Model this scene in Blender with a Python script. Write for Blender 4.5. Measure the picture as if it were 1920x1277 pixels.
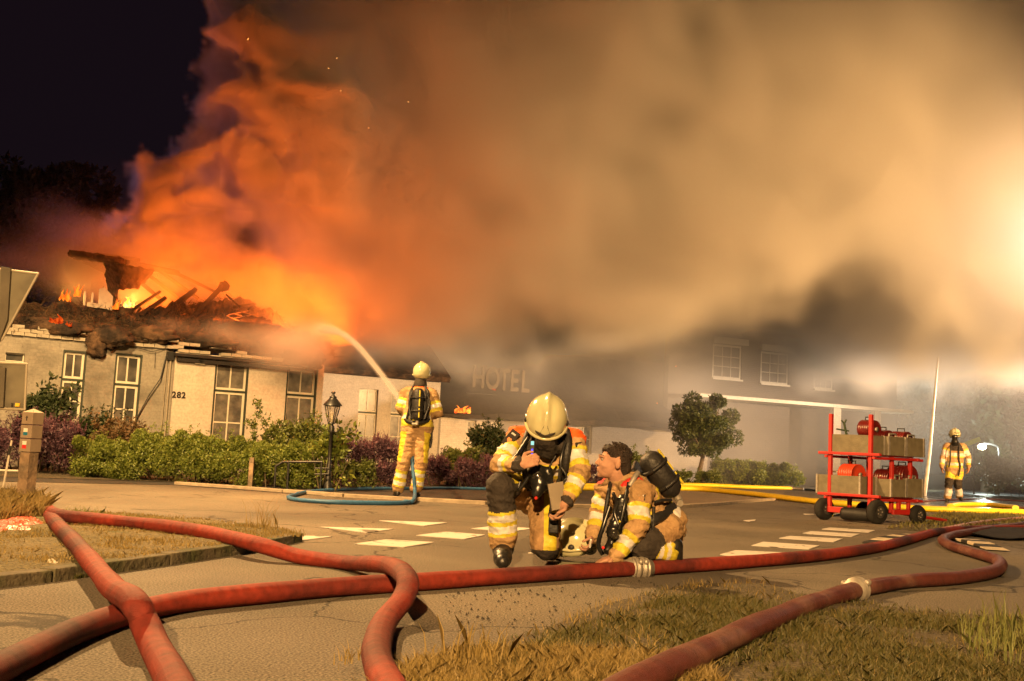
import bpy, bmesh, math, random
import numpy as np
from mathutils import Vector, Matrix, Euler
from mathutils import noise as mnoise
R = math.radians
random.seed(7)
for o in list(bpy.data.objects): bpy.data.objects.remove(o)
SC = bpy.context.scene
COL = SC.collection
# ---------------------------------------------------------------- camera
CAM_H, F_PX, HOR, ROLL = 0.74, 2000.0, 847.0, 2.8
PITCH = math.atan((HOR - 638.5) / F_PX)
cd = bpy.data.cameras.new('camera'); cam = bpy.data.objects.new('camera', cd); COL.objects.link(cam)
cd.sensor_width = 36; cd.sensor_fit = 'HORIZONTAL'; cd.lens = 36 * F_PX / 1920
cd.clip_start = 0.05; cd.clip_end = 600
CM = Matrix.Translation((0, 0, CAM_H)) @ Matrix.Rotation(R(90) + PITCH, 4, 'X') @ Matrix.Rotation(R(ROLL), 4, 'Z')
cam.matrix_world = CM
SC.camera = cam
def ray(px, py):
    return (CM.to_3x3() @ Vector((px - 960, -(py - 638.5), -F_PX))).normalized()
def G(px, py, z=0.0):                     # ground point (height z) seen at a photo pixel
    d = ray(px, py); t = (z - CAM_H) / d.z
    return Vector((0, 0, CAM_H)) + d * t
def P(px, py, Y):                         # point at depth Y seen at a photo pixel
    d = ray(px, py); return Vector((0, 0, CAM_H)) + d * (Y / d.y)
# ---------------------------------------------------------------- world
w = bpy.data.worlds.new('World'); SC.world = w; w.use_nodes = True
w.node_tree.nodes['Background'].inputs['Color'].default_value = (0.0068, 0.0038, 0.0060, 1)
w.node_tree.nodes['Background'].inputs['Strength'].default_value = 1.0
# ---------------------------------------------------------------- render settings
SC.render.engine = 'CYCLES'
cy = SC.cycles
cy.use_adaptive_sampling = True; cy.adaptive_threshold = 0.03; cy.adaptive_min_samples = 12
cy.use_denoising = True
try: cy.denoiser = 'OPENIMAGEDENOISE'
except Exception: pass
cy.max_bounces = 6; cy.diffuse_bounces = 2; cy.glossy_bounces = 2; cy.transmission_bounces = 4
cy.volume_bounces = 1; cy.transparent_max_bounces = 12
cy.volume_step_rate = 1.0; cy.volume_max_steps = 256
cy.sample_clamp_indirect = 4.0; cy.caustics_reflective = False; cy.caustics_refractive = False
SC.view_settings.view_transform = 'Standard'; SC.view_settings.look = 'None'
SC.view_settings.exposure = 0; SC.view_settings.gamma = 1; SC.view_settings.use_curve_mapping = False
# ---------------------------------------------------------------- lights
def lamp(kind, name, loc, energy, color, size=0.1, target=None, spot=None, blend=0.5):
    l = bpy.data.lights.new(name, kind); o = bpy.data.objects.new(name, l); COL.objects.link(o)
    o.location = loc; l.energy = energy; l.color = color
    if kind == 'AREA': l.shape = 'DISK'; l.size = size
    else: l.shadow_soft_size = size
    if kind == 'SPOT': l.spot_size = R(spot); l.spot_blend = blend
    if target is not None:
        o.rotation_euler = (Vector(target) - Vector(loc)).to_track_quat('-Z', 'Y').to_euler()
    return o
SOD = (1.0, 0.575, 0.215)
# two assumed sodium street lamps, added as key light (downward cones spare the smoke), both outside the frame: over the road at left, and behind the camera
lamp('SPOT', 'assumed_key_glow', (-5.2, 12.0, 7.0), 10500, SOD, 0.10, (-5.2, 12.0, 0), 146, 0.25)
lamp('SPOT', 'assumed_key_glow', (-1.6, -13.0, 9.0), 50000, SOD, 0.12, (-1.6, -13.0, 0), 165, 0.05)
# floodlight on an assumed mast outside the frame on the right, raking across the smoke
lamp('SPOT', 'floodlight_glow', (19.0, 11.0, 4.5), 60000, (1.0, 0.55, 0.20), 0.2, (6.0, 29.0, 4.8), 61, 1.0)
# fill lamp added outside the frame to brighten the haze along the hotel front
lamp('SPOT', 'haze_fill_glow', (38.0, 31.0, 3.6), 165000, (1.0, 0.71, 0.47), 0.3, (1.0, 36.5, 5.6), 29, 0.9)
# second mast light inside the edge of the smoke
lamp('POINT', 'mast_light_glow', P(2010, 445, 25.0), 420, (1.0, 0.86, 0.70), 0.15)
# the fire: the burning floor behind the roof ridge, and flames in front of the smoke column
FIRE = (1.0, 0.15, 0.010)
for (px, py, Y, e, sz_) in ((320, 600, 22.9, 300, 1.6), (480, 615, 23.2, 300, 2.0), (590, 640, 23.8, 200, 1.6)):
    q = P(px, py, Y); o = lamp('AREA', 'fire_glow', q, e, FIRE, sz_, q + Vector((0.1, 0.1, 3)))
for (px, py, Y, e) in ((385, 380, 21.4, 330), (600, 440, 21.7, 560), (690, 560, 22.2, 130)):
    lamp('POINT', 'fire_glow', P(px, py, Y), e, FIRE, 0.04)
lamp('POINT', 'fire_glow', P(250, 562, 22.6), 30, (1.0, 0.36, 0.06), 0.04)
# assumed blue beacon of a fire engine behind the house, seen only as a violet tint in the smoke
lamp('POINT', 'assumed_beacon_glow', P(215, 405, 27.5), 130, (0.62, 0.32, 0.75), 0.1)
# ---------------------------------------------------------------- helpers
_M = {}
def mat(name, col, rough=0.7, spec=0.4, metal=0.0, var=0.25, vscale=6.0, bump=0.0, bscale=40.0, col2=None, v2scale=1.2, v2=(0.45, 0.62), coat=0.0, emit=None, estr=0.0, alpha=None, trans=0.0):
    """procedural material: base colour with fine variation, an optional second colour in patches, and fine relief"""
    if name in _M: return _M[name]
    m = bpy.data.materials.new(name); m.use_nodes = True; nt = m.node_tree; b = nt.nodes['Principled BSDF']
    N = nt.nodes.new; L = nt.links.new
    b.inputs['Roughness'].default_value = rough; b.inputs['Specular IOR Level'].default_value = spec
    b.inputs['Metallic'].default_value = metal; b.inputs['Coat Weight'].default_value = coat
    b.inputs['Transmission Weight'].default_value = trans
    tc = N('ShaderNodeTexCoord')
    n1 = N('ShaderNodeTexNoise'); n1.inputs['Scale'].default_value = vscale; n1.inputs['Detail'].default_value = 6
    L(tc.outputs['Object'], n1.inputs['Vector'])
    r = N('ShaderNodeMapRange'); r.inputs['From Min'].default_value = 0.25; r.inputs['From Max'].default_value = 0.75
    r.inputs['To Min'].default_value = 1 - var; r.inputs['To Max'].default_value = 1 + var
    L(n1.outputs['Fac'], r.inputs['Value'])
    base = N('ShaderNodeMix'); base.data_type = 'RGBA'
    base.inputs['A'].default_value = (*col, 1); base.inputs['B'].default_value = (*(col2 or col), 1)
    if col2:
        n2 = N('ShaderNodeTexNoise'); n2.inputs['Scale'].default_value = v2scale; n2.inputs['Detail'].default_value = 5
        L(tc.outputs['Object'], n2.inputs['Vector'])
        r2 = N('ShaderNodeMapRange'); r2.inputs['From Min'].default_value = v2[0]; r2.inputs['From Max'].default_value = v2[1]
        L(n2.outputs['Fac'], r2.inputs['Value']); L(r2.outputs[0], base.inputs['Factor'])
    else: base.inputs['Factor'].default_value = 0
    vm = N('ShaderNodeVectorMath'); vm.operation = 'SCALE'
    L(base.outputs['Result'], vm.inputs[0]); L(r.outputs[0], vm.inputs['Scale']); L(vm.outputs[0], b.inputs['Base Color'])
    if bump:
        n3 = N('ShaderNodeTexNoise'); n3.inputs['Scale'].default_value = bscale; n3.inputs['Detail'].default_value = 5
        L(tc.outputs['Object'], n3.inputs['Vector'])
        bp = N('ShaderNodeBump'); bp.inputs['Strength'].default_value = bump; bp.inputs['Distance'].default_value = 0.02
        L(n3.outputs['Fac'], bp.inputs['Height']); L(bp.outputs[0], b.inputs['Normal'])
    if emit:
        b.inputs['Emission Color'].default_value = (*emit, 1); b.inputs['Emission Strength'].default_value = estr
    if alpha is not None: b.inputs['Alpha'].default_value = alpha
    _M[name] = m; return m
def link(name, me, parent=None, mw=None):
    o = bpy.data.objects.new(name, me); COL.objects.link(o)
    if parent is not None: o.parent = parent
    return o
def empty(name, loc=(0, 0, 0), rz=0.0, parent=None):
    o = bpy.data.objects.new(name, None); COL.objects.link(o); o.location = loc; o.rotation_euler = (0, 0, rz); o.empty_display_size = 0.2
    if parent is not None: o.parent = parent
    return o
def tag(o, label=None, cat=None, group=None, kind=None):
    if label: o['label'] = label
    if cat: o['category'] = cat
    if group: o['group'] = group
    if kind: o['kind'] = kind
    return o
class MB:
    """collects shapes; build() links them as ONE mesh object"""
    def __init__(s): s.v = []; s.f = []; s.mi = []; s.sm = []
    def add(s, v, f, mi=0, smooth=False):
        k = len(s.v); s.v += [tuple(a) for a in v]; s.f += [tuple(i + k for i in q) for q in f]
        s.mi += [mi] * len(f); s.sm += [smooth] * len(f); return s
    def box(s, lo, hi, M=None, mi=0, bev=0.0):
        x0, y0, z0 = lo; x1, y1, z1 = hi
        v = [Vector(c) for c in ((x0, y0, z0), (x1, y0, z0), (x1, y1, z0), (x0, y1, z0), (x0, y0, z1), (x1, y0, z1), (x1, y1, z1), (x0, y1, z1))]
        if M is not None: v = [M @ a for a in v]
        return s.add(v, [(0, 3, 2, 1), (4, 5, 6, 7), (0, 1, 5, 4), (1, 2, 6, 5), (2, 3, 7, 6), (3, 0, 4, 7)], mi)
    def cone(s, a, b, ra, rb=None, n=12, mi=0, caps=True, smooth=True, flat=1.0):
        a = Vector(a); b = Vector(b); rb = ra if rb is None else rb; d = (b - a)
        if d.length < 1e-6: return s
        q = d.to_track_quat('Z', 'Y'); v = []
        for c, r in ((a, ra), (b, rb)):
            for k in range(n):
                t = 2 * math.pi * k / n; v.append(c + q @ Vector((math.cos(t) * r, math.sin(t) * r * flat, 0)))
        f = [(k, (k + 1) % n, n + (k + 1) % n, n + k) for k in range(n)]
        s.add(v, f, mi, smooth)
        if caps: s.add(v[:n][::-1], [tuple(range(n))], mi); s.add(v[n:], [tuple(range(n))], mi)
        return s
    def tube(s, pts, r, n=10, mi=0, smooth=True, caps=True, flat=1.0, up=(0, 0, 1)):
        pts = [Vector(p) for p in pts]; v = []; K = len(pts)
        for i, p in enumerate(pts):
            t = (pts[min(i + 1, K - 1)] - pts[max(i - 1, 0)]).normalized()
            side = t.cross(Vector(up)); side = side.normalized() if side.length > 1e-4 else Vector((1, 0, 0)); nn = side.cross(t).normalized()
            rr = r[i] if hasattr(r, '__len__') else r
            fl = flat[i] if hasattr(flat, '__len__') else flat
            for k in range(n):
                a = 2 * math.pi * k / n; v.append(p + side * (math.cos(a) * rr) + nn * (math.sin(a) * rr * fl))
        f = [(i * n + k, (i + 1) * n + k, (i + 1) * n + (k + 1) % n, i * n + (k + 1) % n) for i in range(K - 1) for k in range(n)]
        s.add(v, f, mi, smooth)
        if caps: s.add(v[:n], [tuple(range(n))], mi); s.add(v[-n:][::-1], [tuple(range(n))], mi)
        return s
    def sphere(s, c, r, n=12, m=8, M=None, mi=0, sc=(1, 1, 1), zmin=-1.0):
        c = Vector(c); v = []; f = []
        for j in range(m + 1):
            ph = math.pi * j / m - math.pi / 2
            z = max(math.sin(ph), zmin); rr = math.cos(ph) if math.sin(ph) > zmin else math.sqrt(max(0, 1 - zmin * zmin))
            for k in range(n):
                a = 2 * math.pi * k / n; p = Vector((math.cos(a) * rr * r * sc[0], math.sin(a) * rr * r * sc[1], z * r * sc[2]))
                v.append(c + (M @ p if M is not None else p))
        for j in range(m):
            for k in range(n): f.append((j * n + k, j * n + (k + 1) % n, (j + 1) * n + (k + 1) % n, (j + 1) * n + k))
        return s.add(v, f, mi, True)
    def lathe(s, prof, c=(0, 0, 0), n=16, M=None, mi=0, smooth=True, ang=0.0):
        c = Vector(c); v = []; K = len(prof)
        for r, z in prof:
            for k in range(n):
                a = 2 * math.pi * k / n + ang; p = Vector((r * math.cos(a), r * math.sin(a), z)); v.append(c + (M @ p if M is not None else p))
        f = [(i * n + k, i * n + (k + 1) % n, (i + 1) * n + (k + 1) % n, (i + 1) * n + k) for i in range(K - 1) for k in range(n)]
        return s.add(v, f, mi, smooth)
    def prism(s, poly, M, d0, d1, mi=0):
        """poly: 2-D points (x,z) in M's local frame, thickness along local y from d0 to d1"""
        n = len(poly); v = [M @ Vector((x, d0, z)) for x, z in poly] + [M @ Vector((x, d1, z)) for x, z in poly]
        return s.add(v, [tuple(range(n)), tuple(range(2 * n - 1, n - 1, -1))] + [((k + 1) % n, k, n + k, n + (k + 1) % n) for k in range(n)], mi)
    def mesh(s, name, mats):
        me = bpy.data.meshes.new(name); me.from_pydata(s.v, [], s.f)
        for m in (mats if isinstance(mats, (list, tuple)) else [mats]): me.materials.append(m)
        me.polygons.foreach_set('material_index', s.mi); me.polygons.foreach_set('use_smooth', s.sm)
        me.validate(); me.update(); return me
    def build(s, name, mats, parent=None):
        return link(name, s.mesh(name, mats), parent)
def bevel(o, w=0.01, seg=2, ang=40):
    b = o.modifiers.new('bevel', 'BEVEL'); b.width = w; b.segments = seg; b.limit_method = 'ANGLE'; b.angle_limit = R(ang); return o
def catmull(pts, per=8):
    pts = [Vector(p) for p in pts]; q = [pts[0] * 2 - pts[1]] + pts + [pts[-1] * 2 - pts[-2]]; out = []
    for i in range(1, len(q) - 2):
        a, b, c, d = q[i - 1:i + 3]
        for k in range(per):
            t = k / per; out.append(0.5 * ((2 * b) + (c - a) * t + (2 * a - 5 * b + 4 * c - d) * t * t + (3 * b - a - 3 * c + d) * t ** 3))
    out.append(pts[-1]); return out
def copy_tree(o, parent=None):
    c = o.copy(); COL.objects.link(c); c.parent = parent
    for ch in list(o.children): copy_tree(ch, c)
    return c
def np_mesh(name, V, F, mats, mi=None, smooth=False):
    """fast mesh from numpy arrays: V (n,3), F (m,k) with k the same for all faces"""
    me = bpy.data.meshes.new(name); V = np.asarray(V, np.float32); F = np.asarray(F, np.int32)
    me.vertices.add(len(V)); me.vertices.foreach_set('co', V.ravel())
    me.loops.add(F.size); me.loops.foreach_set('vertex_index', F.ravel())
    me.polygons.add(len(F)); me.polygons.foreach_set('loop_start', np.arange(0, F.size, F.shape[1], dtype=np.int32))
    for m in (mats if isinstance(mats, (list, tuple)) else [mats]): me.materials.append(m)
    if mi is not None: me.polygons.foreach_set('material_index', np.asarray(mi, np.int32))
    if smooth: me.polygons.foreach_set('use_smooth', np.ones(len(F), bool))
    me.update(calc_edges=True); return me
# ---------------------------------------------------------------- ground, road, verges
def ground_mat(name, c1, c2, rough=0.85, speck=0.35, sscale=90, patch=0.5, bump=0.6, bdist=0.01, c3=None, p3=(0.55, 0.62), p3s=0.5, spec=0.3):
    m = bpy.data.materials.new(name); m.use_nodes = True; nt = m.node_tree; b = nt.nodes['Principled BSDF']; N = nt.nodes.new; L = nt.links.new
    tc = N('ShaderNodeTexCoord')
    def noise(sc, det=5, dist=0.0):
        n = N('ShaderNodeTexNoise'); n.inputs['Scale'].default_value = sc; n.inputs['Detail'].default_value = det; n.inputs['Distortion'].default_value = dist
        L(tc.outputs['Object'], n.inputs['Vector']); return n.outputs['Fac']
    def rng(v, a, b_, c=0.0, d=1.0):
        r = N('ShaderNodeMapRange'); L(v, r.inputs['Value'])
        for k, x in zip(('From Min', 'From Max', 'To Min', 'To Max'), (a, b_, c, d)): r.inputs[k].default_value = x
        return r.outputs[0]
    def mix(f, a, b_):
        x = N('ShaderNodeMix'); x.data_type = 'RGBA'; L(f, x.inputs['Factor'])
        for k, c in (('A', a), ('B', b_)):
            if isinstance(c, tuple): x.inputs[k].default_value = (*c, 1)
            else: L(c, x.inputs[k])
        return x.outputs['Result']
    c = mix(rng(noise(patch, 6, 0.6), 0.35, 0.65), c1, c2)
    if c3: c = mix(rng(noise(p3s, 7, 0.8), *p3), c, c3)
    s = N('ShaderNodeVectorMath'); s.operation = 'SCALE'; L(c, s.inputs[0])
    L(rng(noise(sscale, 8), 0.3, 0.7, 1 - speck, 1 + speck), s.inputs['Scale']); L(s.outputs[0], b.inputs['Base Color'])
    L(rng(noise(patch * 2.1, 4), 0.3, 0.7, rough - 0.12, min(rough + 0.1, 1)), b.inputs['Roughness']); b.inputs['Specular IOR Level'].default_value = spec
    bp = N('ShaderNodeBump'); bp.inputs['Strength'].default_value = bump; bp.inputs['Distance'].default_value = bdist
    L(noise(sscale * 0.8, 8), bp.inputs['Height']); L(bp.outputs[0], b.inputs['Normal'])
    return m
def sheet(name, poly, z, m, kind='structure', label=None):
    me = bpy.data.meshes.new(name); bm = bmesh.new()
    f = bm.faces.new([bm.verts.new((p[0], p[1], z)) for p in poly]); bm.normal_update()
    if f.normal.z < 0: f.normal_flip()
    bmesh.ops.triangulate(bm, faces=bm.faces[:]); bm.to_mesh(me); bm.free(); me.materials.append(m)
    o = link(name, me); o['kind'] = kind
    if label: o['label'] = label
    return o
M_ASPH = ground_mat('asphalt', (0.128, 0.110, 0.086), (0.080, 0.069, 0.055), c3=(0.175, 0.148, 0.11), speck=1.0, sscale=105, bump=.5, patch=.38, p3=(.50, .70), p3s=.22)
def cracks(m):
    nt = m.node_tree; N = nt.nodes.new; L = nt.links.new; b = nt.nodes['Principled BSDF']; tc = N('ShaderNodeTexCoord'); n = N('ShaderNodeTexNoise'); n.inputs['Scale'].default_value = 1.4; n.inputs['Detail'].default_value = 6
    L(tc.outputs['Object'], n.inputs['Vector']); ad = N('ShaderNodeVectorMath'); ad.operation = 'MULTIPLY_ADD'; L(n.outputs['Color'], ad.inputs[0]); ad.inputs[1].default_value = (1.3, 1.3, 0); L(tc.outputs['Object'], ad.inputs[2])
    v = N('ShaderNodeTexVoronoi'); v.feature = 'DISTANCE_TO_EDGE'; v.inputs['Scale'].default_value = .33; L(ad.outputs[0], v.inputs['Vector']); r = N('ShaderNodeMapRange'); r.inputs['From Min'].default_value = .0015; r.inputs['From Max'].default_value = .005; r.inputs['To Min'].default_value = .25; L(v.outputs['Distance'], r.inputs['Value'])
    old = b.inputs['Base Color'].links[0].from_socket; s = N('ShaderNodeVectorMath'); s.operation = 'SCALE'; L(old, s.inputs[0]); L(r.outputs[0], s.inputs['Scale']); L(s.outputs[0], b.inputs['Base Color'])
cracks(M_ASPH)
M_PATH = ground_mat('dark_path', (0.035, 0.032, 0.03), (0.05, 0.046, 0.043), speck=0.4)
M_SAND = ground_mat('worn_pale_ground', (0.17, 0.135, 0.095), (0.13, 0.105, 0.075), speck=0.4)
M_SOIL = ground_mat('verge_soil', (0.070, 0.056, 0.034), (0.095, 0.08, 0.055), c3=(0.05, 0.055, 0.02), speck=0.6, sscale=60, bump=1.0, bdist=0.03)
M_WET = ground_mat('wet_road', (0.05, 0.05, 0.05), (0.03, 0.032, 0.034), rough=0.22, speck=0.2, bump=0.12, bdist=0.004, spec=0.6)
sheet('ground', [(-300, -60), (300, -60), (300, 500), (-300, 500)], -0.012, M_SOIL, label='dark open ground running to the horizon')
sheet('road', [(-40, -12), (40, -12), (40, 40), (-40, 40)], 0.0, M_ASPH, label='worn grey asphalt road and junction')
g = lambda *q: [G(x, y) for x, y in q]
# pale strip of far pavement, dark footpath and its pale kerb in front of the flower beds
sheet('forecourt', g((1060, 946), (1290, 948), (1460, 938), (1475, 918), (1100, 915)) , 0.004, M_SAND, label='pale sandy forecourt beyond the kerb')
path = g((-300, 905), (0, 903), (330, 910), (560, 927), (780, 939), (930, 946), (1120, 947), (1120, 912), (900, 909), (560, 903), (0, 893), (-300, 888))
sheet('footpath', path, 0.006, M_PATH, label='dark asphalt footpath along the flower beds')
kl = catmull(g((330, 909), (450, 917), (560, 926), (680, 934), (780, 939), (930, 947), (1060, 951), (1200, 953), (1290, 951), (1380, 944), (1450, 938)), 6)
M_KERB = mat('kerb_stone', (0.27, 0.22, 0.16), 0.85, var=0.3, vscale=8, bump=0.4)
kerb = empty('pavement_kerb'); tag(kerb, 'low pale kerb between the road and the dark footpath', None, kind='structure')
def stones(line, wdt, hgt, length, parent, m, nm='kerb_stone', gap=0.008, jit=0.004):
    # walk the line, one stone per LENGTH
    acc = [line[0]]; cur = line[0]; need = length
    for q in line[1:]:
        while (q - cur).length >= need:
            cur = cur + (q - cur).normalized() * need; acc.append(cur.copy()); need = length
        need -= (q - cur).length; cur = q
    out = []
    for a, b in zip(acc, acc[1:]):
        d = (b - a).normalized(); s_ = Vector((-d.y, d.x, 0)); a2 = a + d * gap / 2; b2 = b - d * gap / 2; hz = hgt + random.uniform(-jit, jit)
        mb = MB(); v = [a2 - s_ * wdt / 2, b2 - s_ * wdt / 2, b2 + s_ * wdt / 2, a2 + s_ * wdt / 2]
        mb.add([(p.x, p.y, -0.02) for p in v] + [(p.x, p.y, hz) for p in v], [(0, 3, 2, 1), (4, 5, 6, 7), (0, 1, 5, 4), (1, 2, 6, 5), (2, 3, 7, 6), (3, 0, 4, 7)])
        o = mb.build(nm, m, parent); bevel(o, 0.008, 2); out.append(o)
    return out
stones(kl, 0.12, 0.05, 1.0, kerb, M_KERB)
# raised verge island on the left
isl_front = g((-260, 1130), (0, 1100), (130, 1084), (240, 1068), (330, 1055), (470, 1034), (540, 1021))
isl_back = g((556, 1014), (520, 1004), (450, 996), (350, 984), (200, 974), (0, 966), (-260, 958))
M_VERGE = ground_mat('dry_verge', (0.16, 0.12, 0.055), (0.10, 0.085, 0.035), c3=(0.06, 0.07, 0.02), p3=(0.58, 0.66), p3s=1.6, speck=0.6, sscale=45, bump=1.0, bdist=0.04)
def lattice_top(name, poly, z, m, amp, step=0.06):
    """a bumpy raised patch clipped to a polygon"""
    xs = [p[0] for p in poly]; ys = [p[1] for p in poly]; bm = bmesh.new()
    f = bm.faces.new([bm.verts.new((p[0], p[1], z)) for p in poly]); bmesh.ops.triangulate(bm, faces=[f])
    for it in range(7):
        e = [x for x in bm.edges if x.calc_length() > step * 3]
        if not e or len(bm.verts) > 16000: break
        bmesh.ops.subdivide_edges(bm, edges=e, cuts=1); bmesh.ops.triangulate(bm, faces=[q for q in bm.faces if len(q.verts) > 3])
    for v in bm.verts:
        if not v.is_boundary: v.co.z += amp * (mnoise.noise(v.co * 2.2) + 0.4 * mnoise.noise(v.co * 8)) + amp * 0.6
    bm.normal_update()
    for q in bm.faces:
        if q.normal.z < 0: q.normal_flip()
        q.smooth = True
    me = bpy.data.meshes.new(name); bm.to_mesh(me); bm.free(); me.materials.append(m); return link(name, me)
vo = lattice_top('verge_island', isl_front + isl_back, 0.052, M_VERGE, 0.022); vo['kind'] = 'structure'; vo['label'] = 'raised dry grass verge island left of the road'
M_KERB2 = mat('mossy_kerb_stone', (0.10, 0.085, 0.055), 0.9, var=0.4, vscale=9, bump=0.8, bscale=30, col2=(0.05, 0.055, 0.02), v2scale=3)
k2 = empty('verge_kerb'); tag(k2, 'mossy kerb stones round the left verge island', kind='structure')
stones(catmull(isl_front + g((556, 1014), (545, 1008), (520, 1003), (450, 995), (350, 983)), 6), 0.10, 0.062, 0.95, k2, M_KERB2, jit=0.006)
# grass banks on the right
bank_poly = g((640, 1300), (760, 1285), (850, 1232), (1000, 1190), (1130, 1135), (1300, 1095), (1450, 1098), (1500, 1118), (1600, 1130), (1720, 1146), (1920, 1160), (2150, 1180)) + [Vector((4.5, 1.5, 0)), Vector((-1.2, 1.5, 0))]
bo = lattice_top('grass_verge', bank_poly, 0.005, M_SOIL, 0.02); bo['kind'] = 'structure'; bo['label'] = 'earth of the near right grass verge'
far_poly = g((1660, 992), (1740, 975), (1760, 962), (1920, 962), (2200, 968), (2200, 1002), (1920, 1003), (1760, 999))
fo = lattice_top('far_grass_verge', far_poly, 0.005, M_SOIL, 0.02); fo['kind'] = 'structure'; fo['label'] = 'earth of the small grass patch beside the trolley'
bed_poly = g((-300, 905), (0, 895), (330, 905), (560, 908), (900, 912), (1100, 914), (1250, 905), (1500, 912), (1500, 895), (1000, 885), (0, 870), (-300, 865))
sheet('flower_bed', bed_poly, 0.012, M_SOIL, label='dark soil bed in front of the house')
sheet('wet_road', g((1690, 955), (1730, 924), (1800, 918), (1990, 920), (2200, 925), (2200, 960), (1760, 958)), 0.008, M_WET, label='puddled wet road surface behind the yellow hoses')
# painted markings
def worn_paint():
    m = bpy.data.materials.new('worn_road_paint'); m.use_nodes = True; nt = m.node_tree; b = nt.nodes['Principled BSDF']; N = nt.nodes.new; L = nt.links.new
    tc = N('ShaderNodeTexCoord'); n = N('ShaderNodeTexNoise'); n.inputs['Scale'].default_value = 5; n.inputs['Detail'].default_value = 9; n.inputs['Distortion'].default_value = 1.0
    L(tc.outputs['Object'], n.inputs['Vector']); r = N('ShaderNodeMapRange'); r.inputs['From Min'].default_value = 0.60; r.inputs['From Max'].default_value = 0.635
    L(n.outputs['Fac'], r.inputs['Value']); x = N('ShaderNodeMix'); x.data_type = 'RGBA'; x.inputs['A'].default_value = (0.47, 0.44, 0.40, 1); x.inputs['B'].default_value = (0.10, 0.09, 0.075, 1)
    L(r.outputs[0], x.inputs['Factor']); L(x.outputs['Result'], b.inputs['Base Color']); b.inputs['Roughness'].default_value = 0.75; return m
M_PAINT = worn_paint()
marks = [[(524, 1005), (624, 1007), (562, 1015)], [(599, 989), (737, 993), (686, 1000)], [(711, 977), (838, 981), (795, 987)],
 [(664, 1021), (723, 1013), (814, 1018), (758, 1027)], [(781, 1005), (835, 998), (910, 1004), (870, 1012)], [(884, 992), (930, 987), (1000, 992), (955, 998)],
 [(1000, 977), (1080, 973), (1110, 977), (1060, 981)], [(990, 1038), (1010, 1034), (1055, 1036), (1030, 1040)]]
marks_r = [[(1350, 1041), (1379, 1033), (1488, 1038), (1393, 1046)], [(1409, 1024), (1431, 1017), (1536, 1024), (1516, 1031)], [(1461, 1010), (1481, 1006), (1580, 1011), (1563, 1017)],
 [(1504, 1001), (1520, 997), (1612, 1002), (1597, 1007)], [(1541, 993), (1555, 990), (1641, 995), (1629, 999)], [(1394, 976.5), (1417, 975), (1416, 977), (1405, 978.5)], [(1506, 964), (1525, 964), (1527, 966), (1510, 966)]]
lab = ['nearest-left white triangle marking by the verge kerb', 'second white triangle marking from the verge', 'farthest white triangle marking', 'nearest white diamond marking left of the kneeling firefighter', 'white diamond marking beside the first kneeling firefighter', 'thin white marking behind the kneeling firefighter', 'white marking glimpsed between the kneeling firefighters', 'white marking under the bent knee']
labr = ['nearest white crossing bar by the red hose', 'chipped second white crossing bar', 'third white crossing bar, slightly worn', 'fourth white crossing bar', 'farthest white crossing bar by the trolley', 'small white dash right of the kneeling pair', 'smallest white dash left of the trolley wheel']
for q, l in zip(marks + marks_r, lab + labr):
    p = g(*q); m = MB(); n = len(p)
    m.add([(a.x, a.y, 0.007) for a in p] + [(a.x, a.y, 0.001) for a in p], [tuple(range(n)), tuple(range(2 * n - 1, n - 1, -1))] + [(k, n + k, n + (k + 1) % n, (k + 1) % n) for k in range(n)])
    o = m.build('road_marking', M_PAINT); bm = bmesh.new(); bm.from_mesh(o.data); bmesh.ops.recalc_face_normals(bm, faces=bm.faces); bm.to_mesh(o.data); bm.free()
    o['kind'] = 'structure'; o['label'] = l
# ---------------------------------------------------------------- burning farmhouse
def dep(x): return 1 / (0.048544 + (0.043478 - 0.048544) * (x - 137) / 425)
A = P(-120, 800, dep(-120)); B = P(600, 800, dep(600)); A.z = B.z = 0
class Plane:
    """a vertical wall plane: local x runs along the wall, y into the building, z up"""
    def __init__(s, A, B):
        s.A = Vector((A.x, A.y, 0)); s.u = (Vector((B.x, B.y, 0)) - s.A); s.L = s.u.length; s.u.normalize(); s.n = Vector((-s.u.y, s.u.x, 0))   # n points away from the camera
        s.M = Matrix.Translation(s.A) @ Matrix(((s.u.x, s.n.x, 0, 0), (s.u.y, s.n.y, 0, 0), (0, 0, 1, 0), (0, 0, 0, 1)))
    def hit(s, px, py, off=0.0):
        d = ray(px, py); o = Vector((0, 0, CAM_H)); t = (s.A + s.n * off - o).dot(s.n) / d.dot(s.n); q = o + d * t
        return ((q - s.A).dot(s.u), q.z)
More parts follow.
